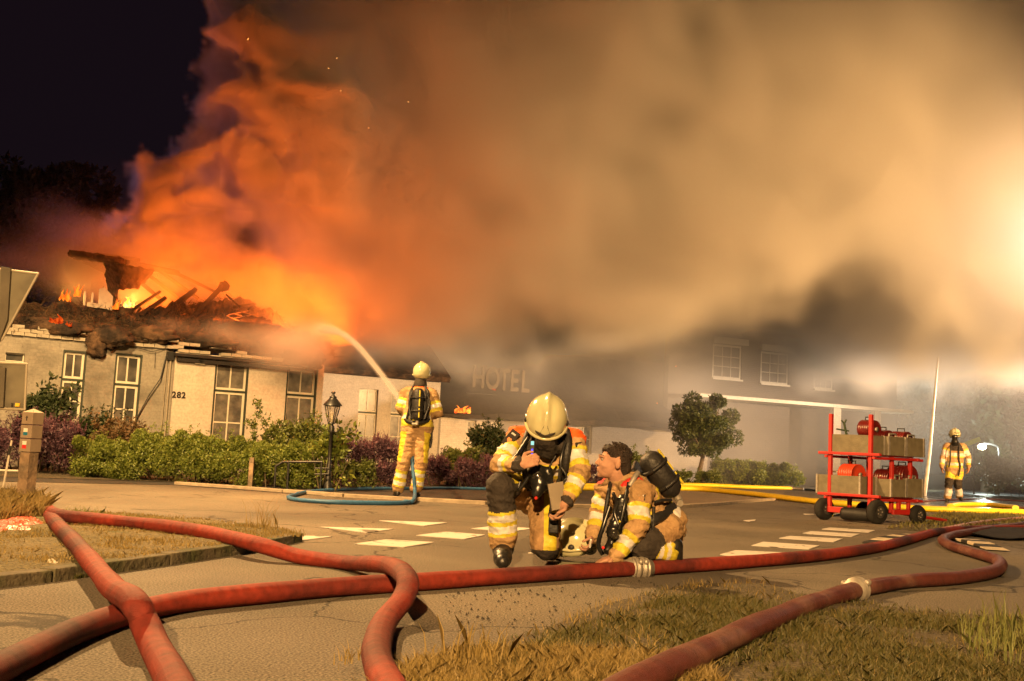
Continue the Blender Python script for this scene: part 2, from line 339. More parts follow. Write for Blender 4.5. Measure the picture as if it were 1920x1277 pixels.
def brick_mat(name, c1, c2, soot, bw=0.22, bh=0.07, bump=0.5):
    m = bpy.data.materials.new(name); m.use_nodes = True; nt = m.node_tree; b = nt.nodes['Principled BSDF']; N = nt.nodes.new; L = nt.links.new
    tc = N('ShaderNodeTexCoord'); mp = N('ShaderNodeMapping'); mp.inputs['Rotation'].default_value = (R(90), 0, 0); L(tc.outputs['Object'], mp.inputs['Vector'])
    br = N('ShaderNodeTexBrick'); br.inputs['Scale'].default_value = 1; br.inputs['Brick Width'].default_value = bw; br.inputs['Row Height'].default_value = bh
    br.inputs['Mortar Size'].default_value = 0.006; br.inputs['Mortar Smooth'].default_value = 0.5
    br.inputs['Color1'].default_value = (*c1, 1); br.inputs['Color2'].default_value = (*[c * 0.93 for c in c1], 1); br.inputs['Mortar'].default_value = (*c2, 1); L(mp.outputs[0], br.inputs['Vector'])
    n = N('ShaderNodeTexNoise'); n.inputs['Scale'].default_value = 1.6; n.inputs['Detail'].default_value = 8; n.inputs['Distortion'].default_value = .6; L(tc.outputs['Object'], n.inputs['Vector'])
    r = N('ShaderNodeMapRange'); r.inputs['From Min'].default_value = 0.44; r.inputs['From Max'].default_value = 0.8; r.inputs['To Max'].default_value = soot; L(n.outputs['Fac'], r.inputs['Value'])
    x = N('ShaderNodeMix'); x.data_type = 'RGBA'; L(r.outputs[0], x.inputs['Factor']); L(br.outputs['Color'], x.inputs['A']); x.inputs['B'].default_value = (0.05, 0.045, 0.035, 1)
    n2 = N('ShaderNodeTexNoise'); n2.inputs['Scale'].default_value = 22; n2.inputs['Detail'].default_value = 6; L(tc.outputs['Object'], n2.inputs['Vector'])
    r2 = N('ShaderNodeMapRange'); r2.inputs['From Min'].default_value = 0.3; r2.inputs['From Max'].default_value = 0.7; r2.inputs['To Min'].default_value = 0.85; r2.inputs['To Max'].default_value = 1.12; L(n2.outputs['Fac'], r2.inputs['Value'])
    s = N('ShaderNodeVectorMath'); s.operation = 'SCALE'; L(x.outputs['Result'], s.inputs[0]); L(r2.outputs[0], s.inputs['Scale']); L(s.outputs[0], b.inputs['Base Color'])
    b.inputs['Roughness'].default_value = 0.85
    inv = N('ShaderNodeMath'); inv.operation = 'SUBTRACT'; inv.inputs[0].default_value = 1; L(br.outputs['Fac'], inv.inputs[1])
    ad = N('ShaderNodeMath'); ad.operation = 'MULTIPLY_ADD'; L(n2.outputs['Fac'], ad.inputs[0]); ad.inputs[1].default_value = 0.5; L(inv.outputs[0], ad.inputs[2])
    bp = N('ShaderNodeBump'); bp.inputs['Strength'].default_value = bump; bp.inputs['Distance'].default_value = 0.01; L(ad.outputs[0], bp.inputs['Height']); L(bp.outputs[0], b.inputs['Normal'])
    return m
M_WALL_D = brick_mat('grey_painted_brick', (0.23, 0.215, 0.18), (0.20, 0.185, 0.155), 0.85, bump=.25)  # greyer, darker base colour than the wall right of the corner
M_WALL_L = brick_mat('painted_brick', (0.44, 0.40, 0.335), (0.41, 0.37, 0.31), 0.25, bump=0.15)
M_FRAME = mat('cream_window_paint', (0.50, 0.47, 0.38), 0.55, var=0.12, vscale=10, bump=0.1)
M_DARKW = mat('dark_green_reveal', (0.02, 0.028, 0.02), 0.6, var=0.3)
M_GLASS = mat('dull_window_glass', (0.055, 0.055, 0.05), 0.18, spec=0.6, var=0.6, vscale=1.5, col2=(0.11, 0.10, 0.085), v2scale=2.5)
M_CURT = mat('net_curtain', (0.36, 0.33, 0.28), 0.9, var=0.35, vscale=14)
M_CHAR = mat('charred_thatch', (0.022, 0.015, 0.011), 0.95, var=0.7, vscale=9, bump=1.0, bscale=25, col2=(0.085, 0.05, 0.028), v2scale=2.0)
M_BEAM = mat('charred_beam', (0.012, 0.009, 0.008), 0.8, var=0.5, vscale=12, bump=0.8, bscale=30)
M_BLK = mat('black_metal', (0.012, 0.012, 0.012), 0.4, var=0.2, spec=0.5)
house = empty('farmhouse', A); tag(house, 'white brick farmhouse with burning collapsed thatched roof', 'house')
inv_h = Matrix.Translation(-A)
def hb(mb, name, m, parent=house):
    if parent is house:
        mb.v = [tuple(inv_h @ Vector(v)) for v in mb.v]
    return mb.build(name, m, parent)
def wall_with_holes(mb, W, s0, s1, z0, z1, holes, th, off=0.0):
    holes = sorted(holes)
    cur = s0
    for (a, b, c, d) in holes:
        if a > cur: mb.box((cur, off, z0), (a, off + th, z1), W.M)
        if c > z0: mb.box((a, off, z0), (b, off + th, c), W.M)
        if d < z1: mb.box((a, off, d), (b, off + th, z1), W.M)
        cur = b
    if s1 > cur: mb.box((cur, off, z0), (s1, off + th, z1), W.M)
def window(W, rect, off, parent, inv, transom=0.55, cols=2, rows=(1, 2), dark=True, glass=None, fw=0.045, lab=None, deep=.08):
    a, b, c, d = rect; glass = glass or M_GLASS
    fo = off + deep
    m = MB(); k = 0.03
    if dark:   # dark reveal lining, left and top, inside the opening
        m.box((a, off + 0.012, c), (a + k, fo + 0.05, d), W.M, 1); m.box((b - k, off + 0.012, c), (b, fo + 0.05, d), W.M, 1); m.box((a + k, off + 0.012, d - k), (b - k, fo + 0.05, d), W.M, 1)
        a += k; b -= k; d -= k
    zt = c + (d - c) * transom
    if transom < 0.99: m.box((a, fo - 0.015, zt - 0.022), (b, fo + 0.05, zt + 0.022), W.M, 1)
    segs = [(c, zt - 0.022, rows[1]), (zt + 0.022, d, rows[0])] if transom < .99 else [(c, d, rows[0])]
    panes = []
    for z0, z1, nr in segs:
        m.box((a, fo, z0), (a + fw, fo + 0.05, z1), W.M); m.box((b - fw, fo, z0), (b, fo + 0.05, z1), W.M)
        m.box((a + fw, fo, z0), (b - fw, fo + 0.05, z0 + fw), W.M); m.box((a + fw, fo, z1 - fw), (b - fw, fo + 0.05, z1), W.M)
        iw = (b - a - 2 * fw); bar = 0.028
        for i in range(1, cols):
            x = a + fw + iw * i / cols; m.box((x - bar / 2, fo + 0.005, z0 + fw), (x + bar / 2, fo + 0.045, z1 - fw), W.M)
        for j in range(1, nr):
            z = z0 + fw + (z1 - z0 - 2 * fw) * j / nr; m.box((a + fw, fo + 0.008, z - bar / 2), (b - fw, fo + 0.042, z + bar / 2), W.M)
        for i in range(cols):
            for j in range(nr):
                x0 = a + fw + iw * i / cols + (bar / 2 if i else 0); x1 = a + fw + iw * (i + 1) / cols - (bar / 2 if i < cols - 1 else 0)
                hz = (z1 - z0 - 2 * fw); y0 = z0 + fw + hz * j / nr + (bar / 2 if j else 0); y1 = z0 + fw + hz * (j + 1) / nr - (bar / 2 if j < nr - 1 else 0)
                panes.append((x0, x1, y0, y1))
    m.v = [tuple(inv @ Vector(v)) for v in m.v]
    wo = m.build('window', [M_FRAME, M_DARKW], parent)
    if lab: wo['label'] = lab
    for (x0, x1, y0, y1) in panes:
        q = MB(); q.box((x0, fo + 0.020, y0), (x1, fo + 0.026, y1), W.M); q.v = [tuple(inv @ Vector(v)) for v in q.v]; q.build('pane', glass, wo)
    return wo
W = Plane(A, B)
sc_, _ = W.hit(318, 760)                # the corner where the pale wall steps forward
sB, _ = W.hit(598, 760)
def rect(x0, x1, yt, yb, xm=None, off=0.0, Wp=None):
    Wp = Wp or W; ym = (yt + yb) / 2; a, _ = Wp.hit(x0, ym, off); b, _ = Wp.hit(x1, ym, off); _, t = Wp.hit((x0 + x1) / 2, yt, off); _, c = Wp.hit((x0 + x1) / 2, yb, off); return (a, b, c, t)
OFFL = -0.16
r0 = rect(10, 46, 662, 678); r1 = rect(113, 158, 657, 790); r2 = rect(211, 262, 663, 812); r3 = rect(398, 462, 676, 850, off=OFFL); r4 = rect(533, 591, 690, 860, off=OFFL)
_, ztopL = W.hit(150, 640); _, ztopM = W.hit(450, 668, OFFL)
ztop = ztopL; 
m = MB(); wall_with_holes(m, W, 0, sc_, 0, ztop, [r0, r1, r2], 0.3); hb(m, 'wall', M_WALL_D)['label'] = 'grey painted brick wall left of the corner'
m = MB(); wall_with_holes(m, W, sc_, sB, 0, ztop - 0.05, [r3, r4], 0.46, OFFL); hb(m, 'wall', M_WALL_L)['label'] = 'pale painted brick wall right of the corner'
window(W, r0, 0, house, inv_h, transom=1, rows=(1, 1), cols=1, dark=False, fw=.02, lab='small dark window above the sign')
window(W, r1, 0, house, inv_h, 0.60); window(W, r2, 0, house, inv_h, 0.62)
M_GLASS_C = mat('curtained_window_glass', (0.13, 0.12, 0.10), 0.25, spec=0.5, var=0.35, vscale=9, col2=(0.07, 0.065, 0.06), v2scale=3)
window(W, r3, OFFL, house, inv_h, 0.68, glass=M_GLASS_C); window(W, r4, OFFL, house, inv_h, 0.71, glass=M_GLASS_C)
# cornice bricks along the top of the wall: individual, loosened by the fire
M_BR = mat('pale_cornice_brick', (0.33, 0.30, 0.24), 0.9, var=0.35, vscale=9, bump=0.5, col2=(0.22, 0.10, 0.06), v2scale=4, v2=(0.55, 0.6))
bme = MB().box((-0.103, 0, 0), (0.103, 0.14, 0.062)).mesh('brick', M_BR)
rb = random.Random(5)
for row in range(3):
    s = 0.1 + (row % 2) * 0.11
    while s < sc_ + 2.8:
        gap = (2.55 < s - 0 < 0) 
        x_miss = 0.04 + 0.22 * row
        sL, _ = W.hit(185, 640)
        if sL - .35 < s < sL + 0.35 and row > -1: s += 0.218; continue
        if s > sc_ + 0.6: x_miss += 0.25
        if rb.random() > x_miss:
            o = link('brick', bme, house); z = ztop + 0.004 + row * 0.069
            y = -0.07 + (OFFL + 0.02 if s > sc_ - 0.1 else 0) + rb.uniform(-0.012, 0.012)
            if s > sc_: z -= 0.05
            p = W.M @ Vector((s, y, z)); o.location = inv_h @ p
            o.rotation_euler = (rb.uniform(-.05, .05), rb.uniform(-.05, .05), math.atan2(W.u.y, W.u.x) + rb.uniform(-.06, .06))
        s += 0.218
# gutter beam over the pale wall, alarm box, house number, cables and drainpipe
zg = ztop - 0.10
m = MB(); m.box((sc_ - 0.05, OFFL - 0.16, zg - 0.04), (sB - 0.1, OFFL - 0.03, zg + 0.02), W.M); m.box((sc_ + 0.02, OFFL - 0.10, zg - 0.14), (sB - 0.8, OFFL - 0.004, zg - 0.06), W.M); hb(m, 'gutter', M_BEAM)
def at_wall(px, py, off=0.0, y=0.0): s, z = W.hit(px, py, off); return W.M @ Vector((s, off + y, z))
m = MB(); s, z = W.hit(374, 677, OFFL); m.box((s - 0.10, OFFL - 0.07, z - 0.07), (s + 0.10, OFFL - 0.003, z + 0.08), W.M); al = hb(m, 'alarm_box', mat('alarm_grey', (0.35, 0.31, 0.24), 0.6))
m = MB(); c = W.M @ Vector((s + 0.01, OFFL - 0.07, z)); m.cone(c, c - W.n * 0.03, 0.05, 0.045, 14); m.v = [tuple(inv_h @ Vector(v)) for v in m.v]; m.build('siren_grille', M_BLK, al)
m = MB(); x = W.hit(312, 760)[0]
m.cone(W.M @ Vector((x, -0.05, 0.1)), W.M @ Vector((x, -0.05, ztop - 0.12)), 0.022, n=8); m.cone(W.M @ Vector((x - 0.07, -0.04, 0.1)), W.M @ Vector((x - 0.07, -0.04, ztop - 0.12)), 0.012, n=6)
hb(m, 'drainpipe', mat('pipe_grey', (0.25, 0.22, 0.17), 0.6))
m = MB(); m.tube([at_wall(310, 668, 0, -0.06), at_wall(298, 710, 0, -0.12), at_wall(275, 745, 0, -0.1), at_wall(255, 785, 0, -0.05)], 0.012, 6)
m.tube(catmull([at_wall(225, 645, 0, -0.05), at_wall(262, 654, 0, -0.06), at_wall(285, 659, 0, -.08), at_wall(312, 652, 0, -0.06)], 5), 0.007, 5); m.tube(catmull([at_wall(290, 660, 0, -.05), at_wall(289, 690, 0, -.05)], 3), 0.005, 5)
m.box((x - .09, -.12, ztop - .22), (x + .07, -.004, ztop - .06), W.M)
hb(m, 'hanging_cable', M_BLK)
def text_mesh(body, size, ext, m, name, Mw, parent=None, inv=None, spacing=1.0, bold=0.0):
    cu = bpy.data.curves.new(name, 'FONT'); cu.body = body; cu.size = size; cu.extrude = ext; cu.offset = bold; cu.space_character = spacing; cu.align_x = 'CENTER'; cu.align_y = 'CENTER'
    t = bpy.data.objects.new(name, cu); COL.objects.link(t); bpy.context.view_layer.update()
    me = bpy.data.meshes.new_from_object(t.evaluated_get(bpy.context.evaluated_depsgraph_get())); bpy.data.objects.remove(t)
    me.transform((inv @ Mw) if inv is not None else Mw); me.materials.clear(); me.materials.append(m); me.name = name
    return link(name, me, parent)
MT = W.M @ Matrix.Rotation(R(90), 4, 'X')
s, z = W.hit(335, 741, OFFL)
for i, ch in enumerate('282'):
    text_mesh(ch, 0.17, 0.008, M_BLK, 'house_number', W.M @ Matrix.Translation((s + (i - 1) * 0.095, OFFL - 0.012, z)) @ Matrix.Rotation(R(90), 4, 'X'), house, inv_h, bold=0.004)
# the roof: a charred, sagging thatch slope with holes, on the eave line
def roof_patch(mb, s0, s1, eave, prof, y0, slope, ns=70, nt=16, seed=0, amp=0.12, th=0.22):
    """prof(s) -> height of the ragged upper edge above the eave"""
    V = []; 
    for j in range(nt + 1):
        for i in range(ns + 1):
            s = s0 + (s1 - s0) * i / ns; h = prof(s) * j / nt
            q = W.M @ Vector((s, y0 + h * slope, eave + h))
            nz = mnoise.noise(Vector((s * 2.3 + seed, h * 4, 0))) * amp + mnoise.noise(Vector((s * 8 + seed, h * 13, 3))) * amp * 0.6 + abs(mnoise.noise(Vector((s * 21, h * 18, 9)))) * amp * .5
            q += Vector((0, 0, 1)) * nz * (0.4 + j / nt) - W.n * nz * 0.8
            V.append(q)
    F = [(j * (ns + 1) + i, j * (ns + 1) + i + 1, (j + 1) * (ns + 1) + i + 1, (j + 1) * (ns + 1) + i) for j in range(nt) for i in range(ns)]
    k = len(V); V2 = [v + W.n * th - Vector((0, 0, th * 0.5)) for v in V]
    F2 = [(a + k, d + k, c + k, b + k) for a, b, c, d in F]
    e = [(i, i + k, i + 1 + k, i + 1) for i in range(ns)] + [(nt * (ns + 1) + i + 1, nt * (ns + 1) + i + 1 + k, nt * (ns + 1) + i + k, nt * (ns + 1) + i) for i in range(ns)]
    mb.add(V + V2, F + F2 + e, 0, False)
pts_r = [(-120, 585), (20, 590), (60, 585), (95, 590), (130, 582), (215, 588), (260, 596), (330, 588), (400, 575), (450, 566), (490, 575), (530, 600), (570, 628), (600, 655)]
sr = []; 
for px, py in pts_r:
    s, _ = W.hit(px, 640); _, zt = W.hit(px, py, 0.9); _, ze = W.hit(px, py, 0)
    sr.append((s, max(zt - ztop, 0.05)))
sr.sort(); sx = [a for a, b in sr]; sz = [b for a, b in sr]
m = MB(); roof_patch(m, -0.4, sB + 0.1, ztop + 0.10, lambda s: float(np.interp(s, sx, sz)) , -0.02, 1.0, 150, 18, 0, 0.13)
roof = hb(m, 'roof', M_CHAR)
# straw and debris sticking out of the thatch
def straws(name, fn, n, ln, wd, m, parent=None, inv=None, seed=1, up=0.0):
    r = np.random.RandomState(seed); V = []; F = []
    for i in range(n):
        p = fn(r); d = Vector((r.randn(), r.randn() * .6, r.randn() * .6 + up)).normalized() * ln * (0.4 + r.rand()); q = Vector((r.randn(), r.randn(), r.randn())).normalized().cross(d).normalized() * wd
        if inv is not None: p = inv @ p
        k = len(V); V += [tuple(p - q), tuple(p + q), tuple(p + d)]; F.append((k, k + 1, k + 2))
    return link(name, np_mesh(name, V, F, m), parent)
def on_roof(r):
    s = r.rand() * (sB + 0.3); h = float(np.interp(s, sx, sz)) * r.rand(); return W.M @ Vector((s, -0.05 + h, ztop + 0.1 + h + 0.04))
st = straws('loose_thatch', on_roof, 5200, 0.22, 0.006, mat('burnt_straw', (0.035, 0.024, 0.016), 0.9, var=0.6, col2=(0.10, 0.06, 0.03), v2scale=3), house, inv_h, 4, 0.1); st['kind'] = 'stuff'
def soot_lump(px, py, r, off, sx_=1.0, sz_=1.0, seed=0):
    m = MB(); s, z = W.hit(px, py, off); c = W.M @ Vector((s, off, z)); m.sphere((0, 0, 0), r, 26, 18, sc=(sx_, 0.8, sz_))
    m.v = [tuple(inv_h @ (c + Vector(v) * (1 + 0.35 * mnoise.noise(Vector(v) * 3 / r + Vector((seed, 0, 0))) + .18 * mnoise.noise(Vector(v) * 9 / r)))) for v in m.v]
    o = m.build('thatch_clump', M_CHAR, house); return o
for a in ((182, 646, .26, -.04, .7, 1.0, 1), (205, 632, .3, -.1, 1.4, .7, 2), (290, 628, .3, 0, 1.6, .6, 3), (560, 655, .42, -.25, 1.1, .8, 4), (525, 640, .36, -.1, 1.3, .7, 5), (585, 675, .25, -.3, .8, .9, 6), (470, 615, .4, .2, 1.5, .6, 7), (90, 615, .4, .2, 1.8, .5, 8), (390, 640, .3, -.05, 1.8, .5, 9)): soot_lump(*a)
# ridge remains and the dormer
dz = 0.9
def atd(px, py, off): s, z = W.hit(px, py, off); return W.M @ Vector((s, off, z))
def beam(p, q, w=0.09, nm='rafter', parent=house):
    m = MB(); m.cone(p, q, w / 1.4, w / 1.6, 4, smooth=False); return hb(m, nm, M_BEAM)
for (x0, y0, x1, y1, o0, o1, w) in ((262, 592, 310, 559, .5, 1.0, .085), (290, 600, 367, 543, .5, 1.1, .10), (352, 606, 423, 530, .5, 1.2, .10), (244, 584, 300, 547, .7, 1.3, .06)):
    beam(atd(x0, y0, o0), atd(x1, y1, o1), w)
beam(atd(414, 538, 1.15), atd(427, 536, 1.2), .16, 'rafter')
# dormer window
dorm = MB(); D0 = 0.55
def dq(px, py, off=D0): return inv_h @ atd(px, py, off)
def slab(mb, pts, th=0.05, mi=0):
    n = len(pts); nrm = (pts[1] - pts[0]).cross(pts[2] - pts[0]).normalized() * th
    mb.add([tuple(p) for p in pts] + [tuple(p + nrm) for p in pts], [tuple(range(n)), tuple(range(2 * n - 1, n - 1, -1))] + [(k, n + k, n + (k + 1) % n, (k + 1) % n) for k in range(n)], mi)
slab(dorm, [dq(194, 536), dq(212, 556), dq(210, 582), dq(192, 578)], 0.05, 0)
slab(dorm, [dq(186, 542), dq(195, 540), dq(192, 578), dq(184, 577)], 0.05, 0); slab(dorm, [dq(164, 566), dq(186, 570), dq(184, 578), dq(163, 574)], 0.05, 0); slab(dorm, [dq(158, 546), dq(162, 546), dq(160, 573), dq(156, 572)], 0.04, 0); slab(dorm, [dq(172, 549), dq(176, 549), dq(174, 573), dq(170, 572)], 0.04, 0)
do = dorm.build('dormer', M_FRAME, house); do['label'] = 'broken white dormer window frame'
m = MB(); slab(m, [dq(128, 478, .4), dq(232, 494, .4), dq(240, 500, 1.4), dq(132, 482, 1.6)], 0.1); slab(m, [dq(198, 492, .5), dq(232, 498, .5), dq(214, 580, .6), dq(204, 560, .6)], 0.12)

slab(m, [dq(222, 496, .6), dq(292, 508, 1.2), dq(262, 538, 1.2), dq(226, 545, .7)], 0.10)
dr = m.build('dormer_roof', M_CHAR, house)
sb = dr.modifiers.new('sub', 'SUBSURF'); sb.levels = sb.render_levels = 4; sb.subdivision_type = 'SIMPLE'
tx = bpy.data.textures.new('char', 'CLOUDS'); tx.noise_scale = 0.15; dm_ = dr.modifiers.new('d', 'DISPLACE'); dm_.texture = tx; dm_.strength = 0.14
rb2 = random.Random(31)
for i in range(16):
    x = rb2.uniform(215, 520); y = float(np.interp(x, [a for a, b in pts_r], [b for a, b in pts_r])) + rb2.uniform(2, 30); L_ = rb2.uniform(14, 55); an = rb2.uniform(.2, 1.2) if rb2.random() < .75 else rb2.uniform(1.8, 2.8)
    beam(atd(x, y, .3 + rb2.random() * .4), atd(x + L_ * math.cos(an), y - L_ * math.sin(an) * .6, .6 + rb2.random() * .6), rb2.uniform(.025, .06), 'batten')
for (x0, y0, x1, y1, o0, o1, w_) in ((205, 486, 335, 512, 1.5, 1.9, .10), (228, 500, 300, 560, 1.3, 1.6, .07), (262, 503, 345, 566, 1.5, 1.8, .06), (300, 508, 372, 560, 1.8, 2.0, .06), (180, 478, 262, 488, 1.8, 2.0, .08), (330, 512, 405, 548, 1.9, 2.0, .05)):
    beam(atd(x0, y0, o0), atd(x1, y1, o1), w_, 'rafter')
# fallen skylight lattice on the thatch
m = MB()
for a, b in (((425, 592), (452, 603)), ((440, 588), (478, 601)), ((428, 590), (470, 582)), ((437, 597), (482, 589)), ((452, 603), (492, 595)), ((455, 585), (490, 596)), ((425, 592), (440, 587))):
    m.cone(inv_h @ atd(*a, 0.15), inv_h @ atd(*b, 0.15), 0.010, n=5)
m.build('skylight_frame', mat('scorched_white_wood', (0.30, 0.20, 0.12), 0.8), house)
# ---- rear range of the house, behind the smoke
A2 = P(600, 800, 31.5); B2 = P(822, 800, 33.5); W2 = Plane(A2, B2); _, zt2 = W2.hit(640, 692)
rear = empty('rear_wing', W2.A); tag(rear, 'pale rear wing of the farmhouse seen through thin smoke', 'house wing'); inv_r = Matrix.Translation(-W2.A)
w5 = rect(670, 706, 729, 860, Wp=W2); w6 = rect(731, 768, 735, 860, Wp=W2)
m = MB(); wall_with_holes(m, W2, -0.5, W2.L, 0, zt2, [w5, w6], 0.3); m.v = [tuple(inv_r @ Vector(v)) for v in m.v]; m.build('wall', M_WALL_L, rear)
for q in (w5, w6): window(W2, q, 0, rear, inv_r, 0.66, glass=M_GLASS_C, dark=False)
m = MB(); m.add([inv_r @ (W2.M @ Vector(p)) for p in ((-.6, -.3, zt2), (W2.L + .2, -.3, zt2), (W2.L + .2, 3.4, zt2 + 2.6), (-.6, 3.4, zt2 + 2.6), (-.6, -.2, zt2 - .15), (W2.L + .2, -.2, zt2 - .15), (W2.L + .2, 3.6, zt2 + 2.4), (-.6, 3.6, zt2 + 2.4))], [(0, 1, 2, 3), (7, 6, 5, 4), (0, 4, 5, 1), (1, 5, 6, 2), (2, 6, 7, 3), (3, 7, 4, 0)]); m.build('roof', M_CHAR, rear)
# ---- hotel: low white wing, dark thatch with the HOTEL sign, long grey wall and the two-storey block
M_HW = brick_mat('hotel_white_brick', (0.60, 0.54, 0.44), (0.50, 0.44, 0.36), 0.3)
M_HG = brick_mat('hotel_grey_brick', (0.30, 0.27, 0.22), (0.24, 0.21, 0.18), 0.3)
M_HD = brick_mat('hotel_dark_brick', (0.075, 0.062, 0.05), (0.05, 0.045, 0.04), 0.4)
A3 = P(826, 800, 34.5); B3 = P(1330, 830, 37.5); W3 = Plane(A3, B3)
hot = empty('hotel', W3.A); inv3 = Matrix.Translation(-W3.A); tag(hot, 'hotel with dark thatched roof and raised HOTEL letters, half lost in smoke', 'hotel')
def h3(mb, n, m, par=hot): mb.v = [tuple(inv3 @ Vector(v)) for v in mb.v]; return mb.build(n, m, par)
_, ze = W3.hit(870, 781); sa, _ = W3.hit(838, 820); sb_, _ = W3.hit(912, 820); sc3, _ = W3.hit(1110, 820)
wa = rect(875, 893, 788, 814, Wp=W3); wb = rect(922, 942, 790, 818, Wp=W3); wc = rect(1082, 1112, 797, 850, Wp=W3)
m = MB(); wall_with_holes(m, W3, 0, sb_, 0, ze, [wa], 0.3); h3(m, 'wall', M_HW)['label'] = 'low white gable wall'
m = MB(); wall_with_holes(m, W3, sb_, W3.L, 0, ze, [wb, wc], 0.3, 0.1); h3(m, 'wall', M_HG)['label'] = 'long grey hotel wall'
for q, of in ((wa, 0), (wb, .1), (wc, .1)): window(W3, q, of, hot, inv3, 1, rows=(2, 2), dark=False, fw=.06)
m = MB(); m.box((-0.55, -0.06, 0), (-0.02, 0.25, ze + .1), W3.M); h3(m, 'pilaster', M_HG)
_, zr = W3.hit(900, 700, 1.5); zr2 = W3.hit(1000, 702, 2.5)[1]
m = MB()
prof = [(-0.35, ze - .05), (-0.3, ze + .12), (1.0, ze + .75), (2.6, zr2 - 0.15), (4.2, zr2 + .9), (6.5, zr2 + 1.2), (6.5, ze)]
ns = 60; V = []; F = []
for i in range(ns + 1):
    s = -0.6 + (W3.L + 0.8) * i / ns
    for (y, z) in prof:
        k = min(1.0, max(0.0, (s + 0.6) / 2.2)); zz = z if y > 5 and z < ze + .01 else ze + (z - ze) * (0.35 + 0.65 * k)
        V.append(W3.M @ Vector((s, y, zz + 0.08 * mnoise.noise(Vector((s * 1.3, y * 2, 0))))))
npf = len(prof)
for i in range(ns):
    for k in range(npf - 1): F.append((i * npf + k, (i + 1) * npf + k, (i + 1) * npf + k + 1, i * npf + k + 1))
m.add(V, F, 0, False); m.add(V[:npf], [tuple(range(npf))]); m.add(V[-npf:], [tuple(range(npf))])
h3(m, 'roof', mat('dark_thatch', (0.035, 0.028, 0.02), 0.95, var=0.5, vscale=5, bump=1, bscale=18))
# HOTEL letters standing on the thatch
M_SIGN = mat('sign_letter_paint', (0.15, 0.11, 0.065), 0.5, var=0.15)
lets = [('H', 897), ('O', 923), ('T', 945), ('E', 964), ('L', 984)]
ys = [709, 712, 714, 716, 718]
for (ch, lx), ly in zip(lets, ys):
    s, z = W3.hit(lx, ly, 1.2)
    text_mesh(ch, 1.02, 0.05, M_SIGN, 'sign_letter', W3.M @ Matrix.Translation((s, 1.2, z)) @ Matrix.Rotation(R(90), 4, 'X') @ Matrix.Scale(0.62, 4, (1, 0, 0)), hot, inv3, bold=0.02)
s0, z0 = W3.hit(880, 737, 1.2); s1, z1 = W3.hit(1000, 742, 1.2)
m = MB(); m.tube([W3.M @ Vector((s0 - .1, 1.22, z0)), W3.M @ Vector((s1, 1.22, z0 - .02))], 0.035, 6); m.tube([W3.M @ Vector((s0, 1.22, z0)), W3.M @ Vector((s0, 1.4, z0 - .6))], .03, 5); m.tube([W3.M @ Vector((s1 - .1, 1.22, z0)), W3.M @ Vector((s1 - .1, 1.4, z0 - .6))], .03, 5)
h3(m, 'sign_rail', M_BLK)
# two-storey block
A4 = P(1250, 800, 38.0); B4 = P(1680, 850, 42.5); W4 = Plane(A4, B4)
blk = empty('hotel_annex', W4.A); inv4 = Matrix.Translation(-W4.A); tag(blk, 'two-storey dark brick hotel building with lit upper windows in haze', 'hotel building')
def h4(mb, n, m, par=blk): mb.v = [tuple(inv4 @ Vector(v)) for v in mb.v]; return mb.build(n, m, par)
_, zt4 = W4.hit(1340, 605)
u1 = rect(1336, 1390, 647, 710, Wp=W4); u2 = rect(1426, 1478, 661, 720, Wp=W4); u3 = rect(1526, 1562, 675, 730, Wp=W4)
d1 = rect(1530, 1565, 822, 885, Wp=W4); d2 = rect(1470, 1500, 815, 870, Wp=W4)
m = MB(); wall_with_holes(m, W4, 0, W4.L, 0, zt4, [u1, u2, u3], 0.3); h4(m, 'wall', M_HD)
M_GL_LIT = mat('reflecting_glass', (0.10, 0.09, 0.075), 0.08, spec=0.9, var=0.5, vscale=2)
for q, cl in ((u1, 3), (u2, 3), (u3, 3)): window(W4, q, 0, blk, inv4, 1, rows=(3, 3), cols=cl, dark=False, glass=M_GL_LIT, fw=.07, deep=.02)
for (a, b, c, d) in (u1, u2, u3):
    m = MB(); m.box((a - .05, -.14, d + .03), (b + .22, -.01, d + .26), W4.M); h4(m, 'lintel', M_FRAME)
    m = MB(); m.box((a - .03, -.1, c - .07), (b + .03, -.004, c - .005), W4.M); h4(m, 'sill', M_FRAME)
_, zf = W4.hit(1500, 757); 
m = MB(); m.box((0.5, -1.2, zf - .12), (W4.L - 0.3, -.004, zf), W4.M); h4(m, 'canopy', M_FRAME)
m = MB(); a, _ = W4.hit(1525, 830); b, _ = W4.hit(1545, 830); m.box((a, -1.1, 0), (a + .35, -.9, zf - .125), W4.M); h4(m, 'porch_post', M_HW); m = MB(); m.box((a + 2, -1.1, 0), (a + 2.3, -.9, zf - .125), W4.M); h4(m, 'porch_post', M_HW)
m = MB(); m.prism([(-.5, zt4), (W4.L + .5, zt4), (W4.L * .62, zt4 + 2.6), (W4.L * .3, zt4 + 2.6)], W4.M, -0.4, 5.0); h4(m, 'roof', mat('hotel_roof_tiles', (0.03, 0.028, 0.026), 0.9, var=.3))
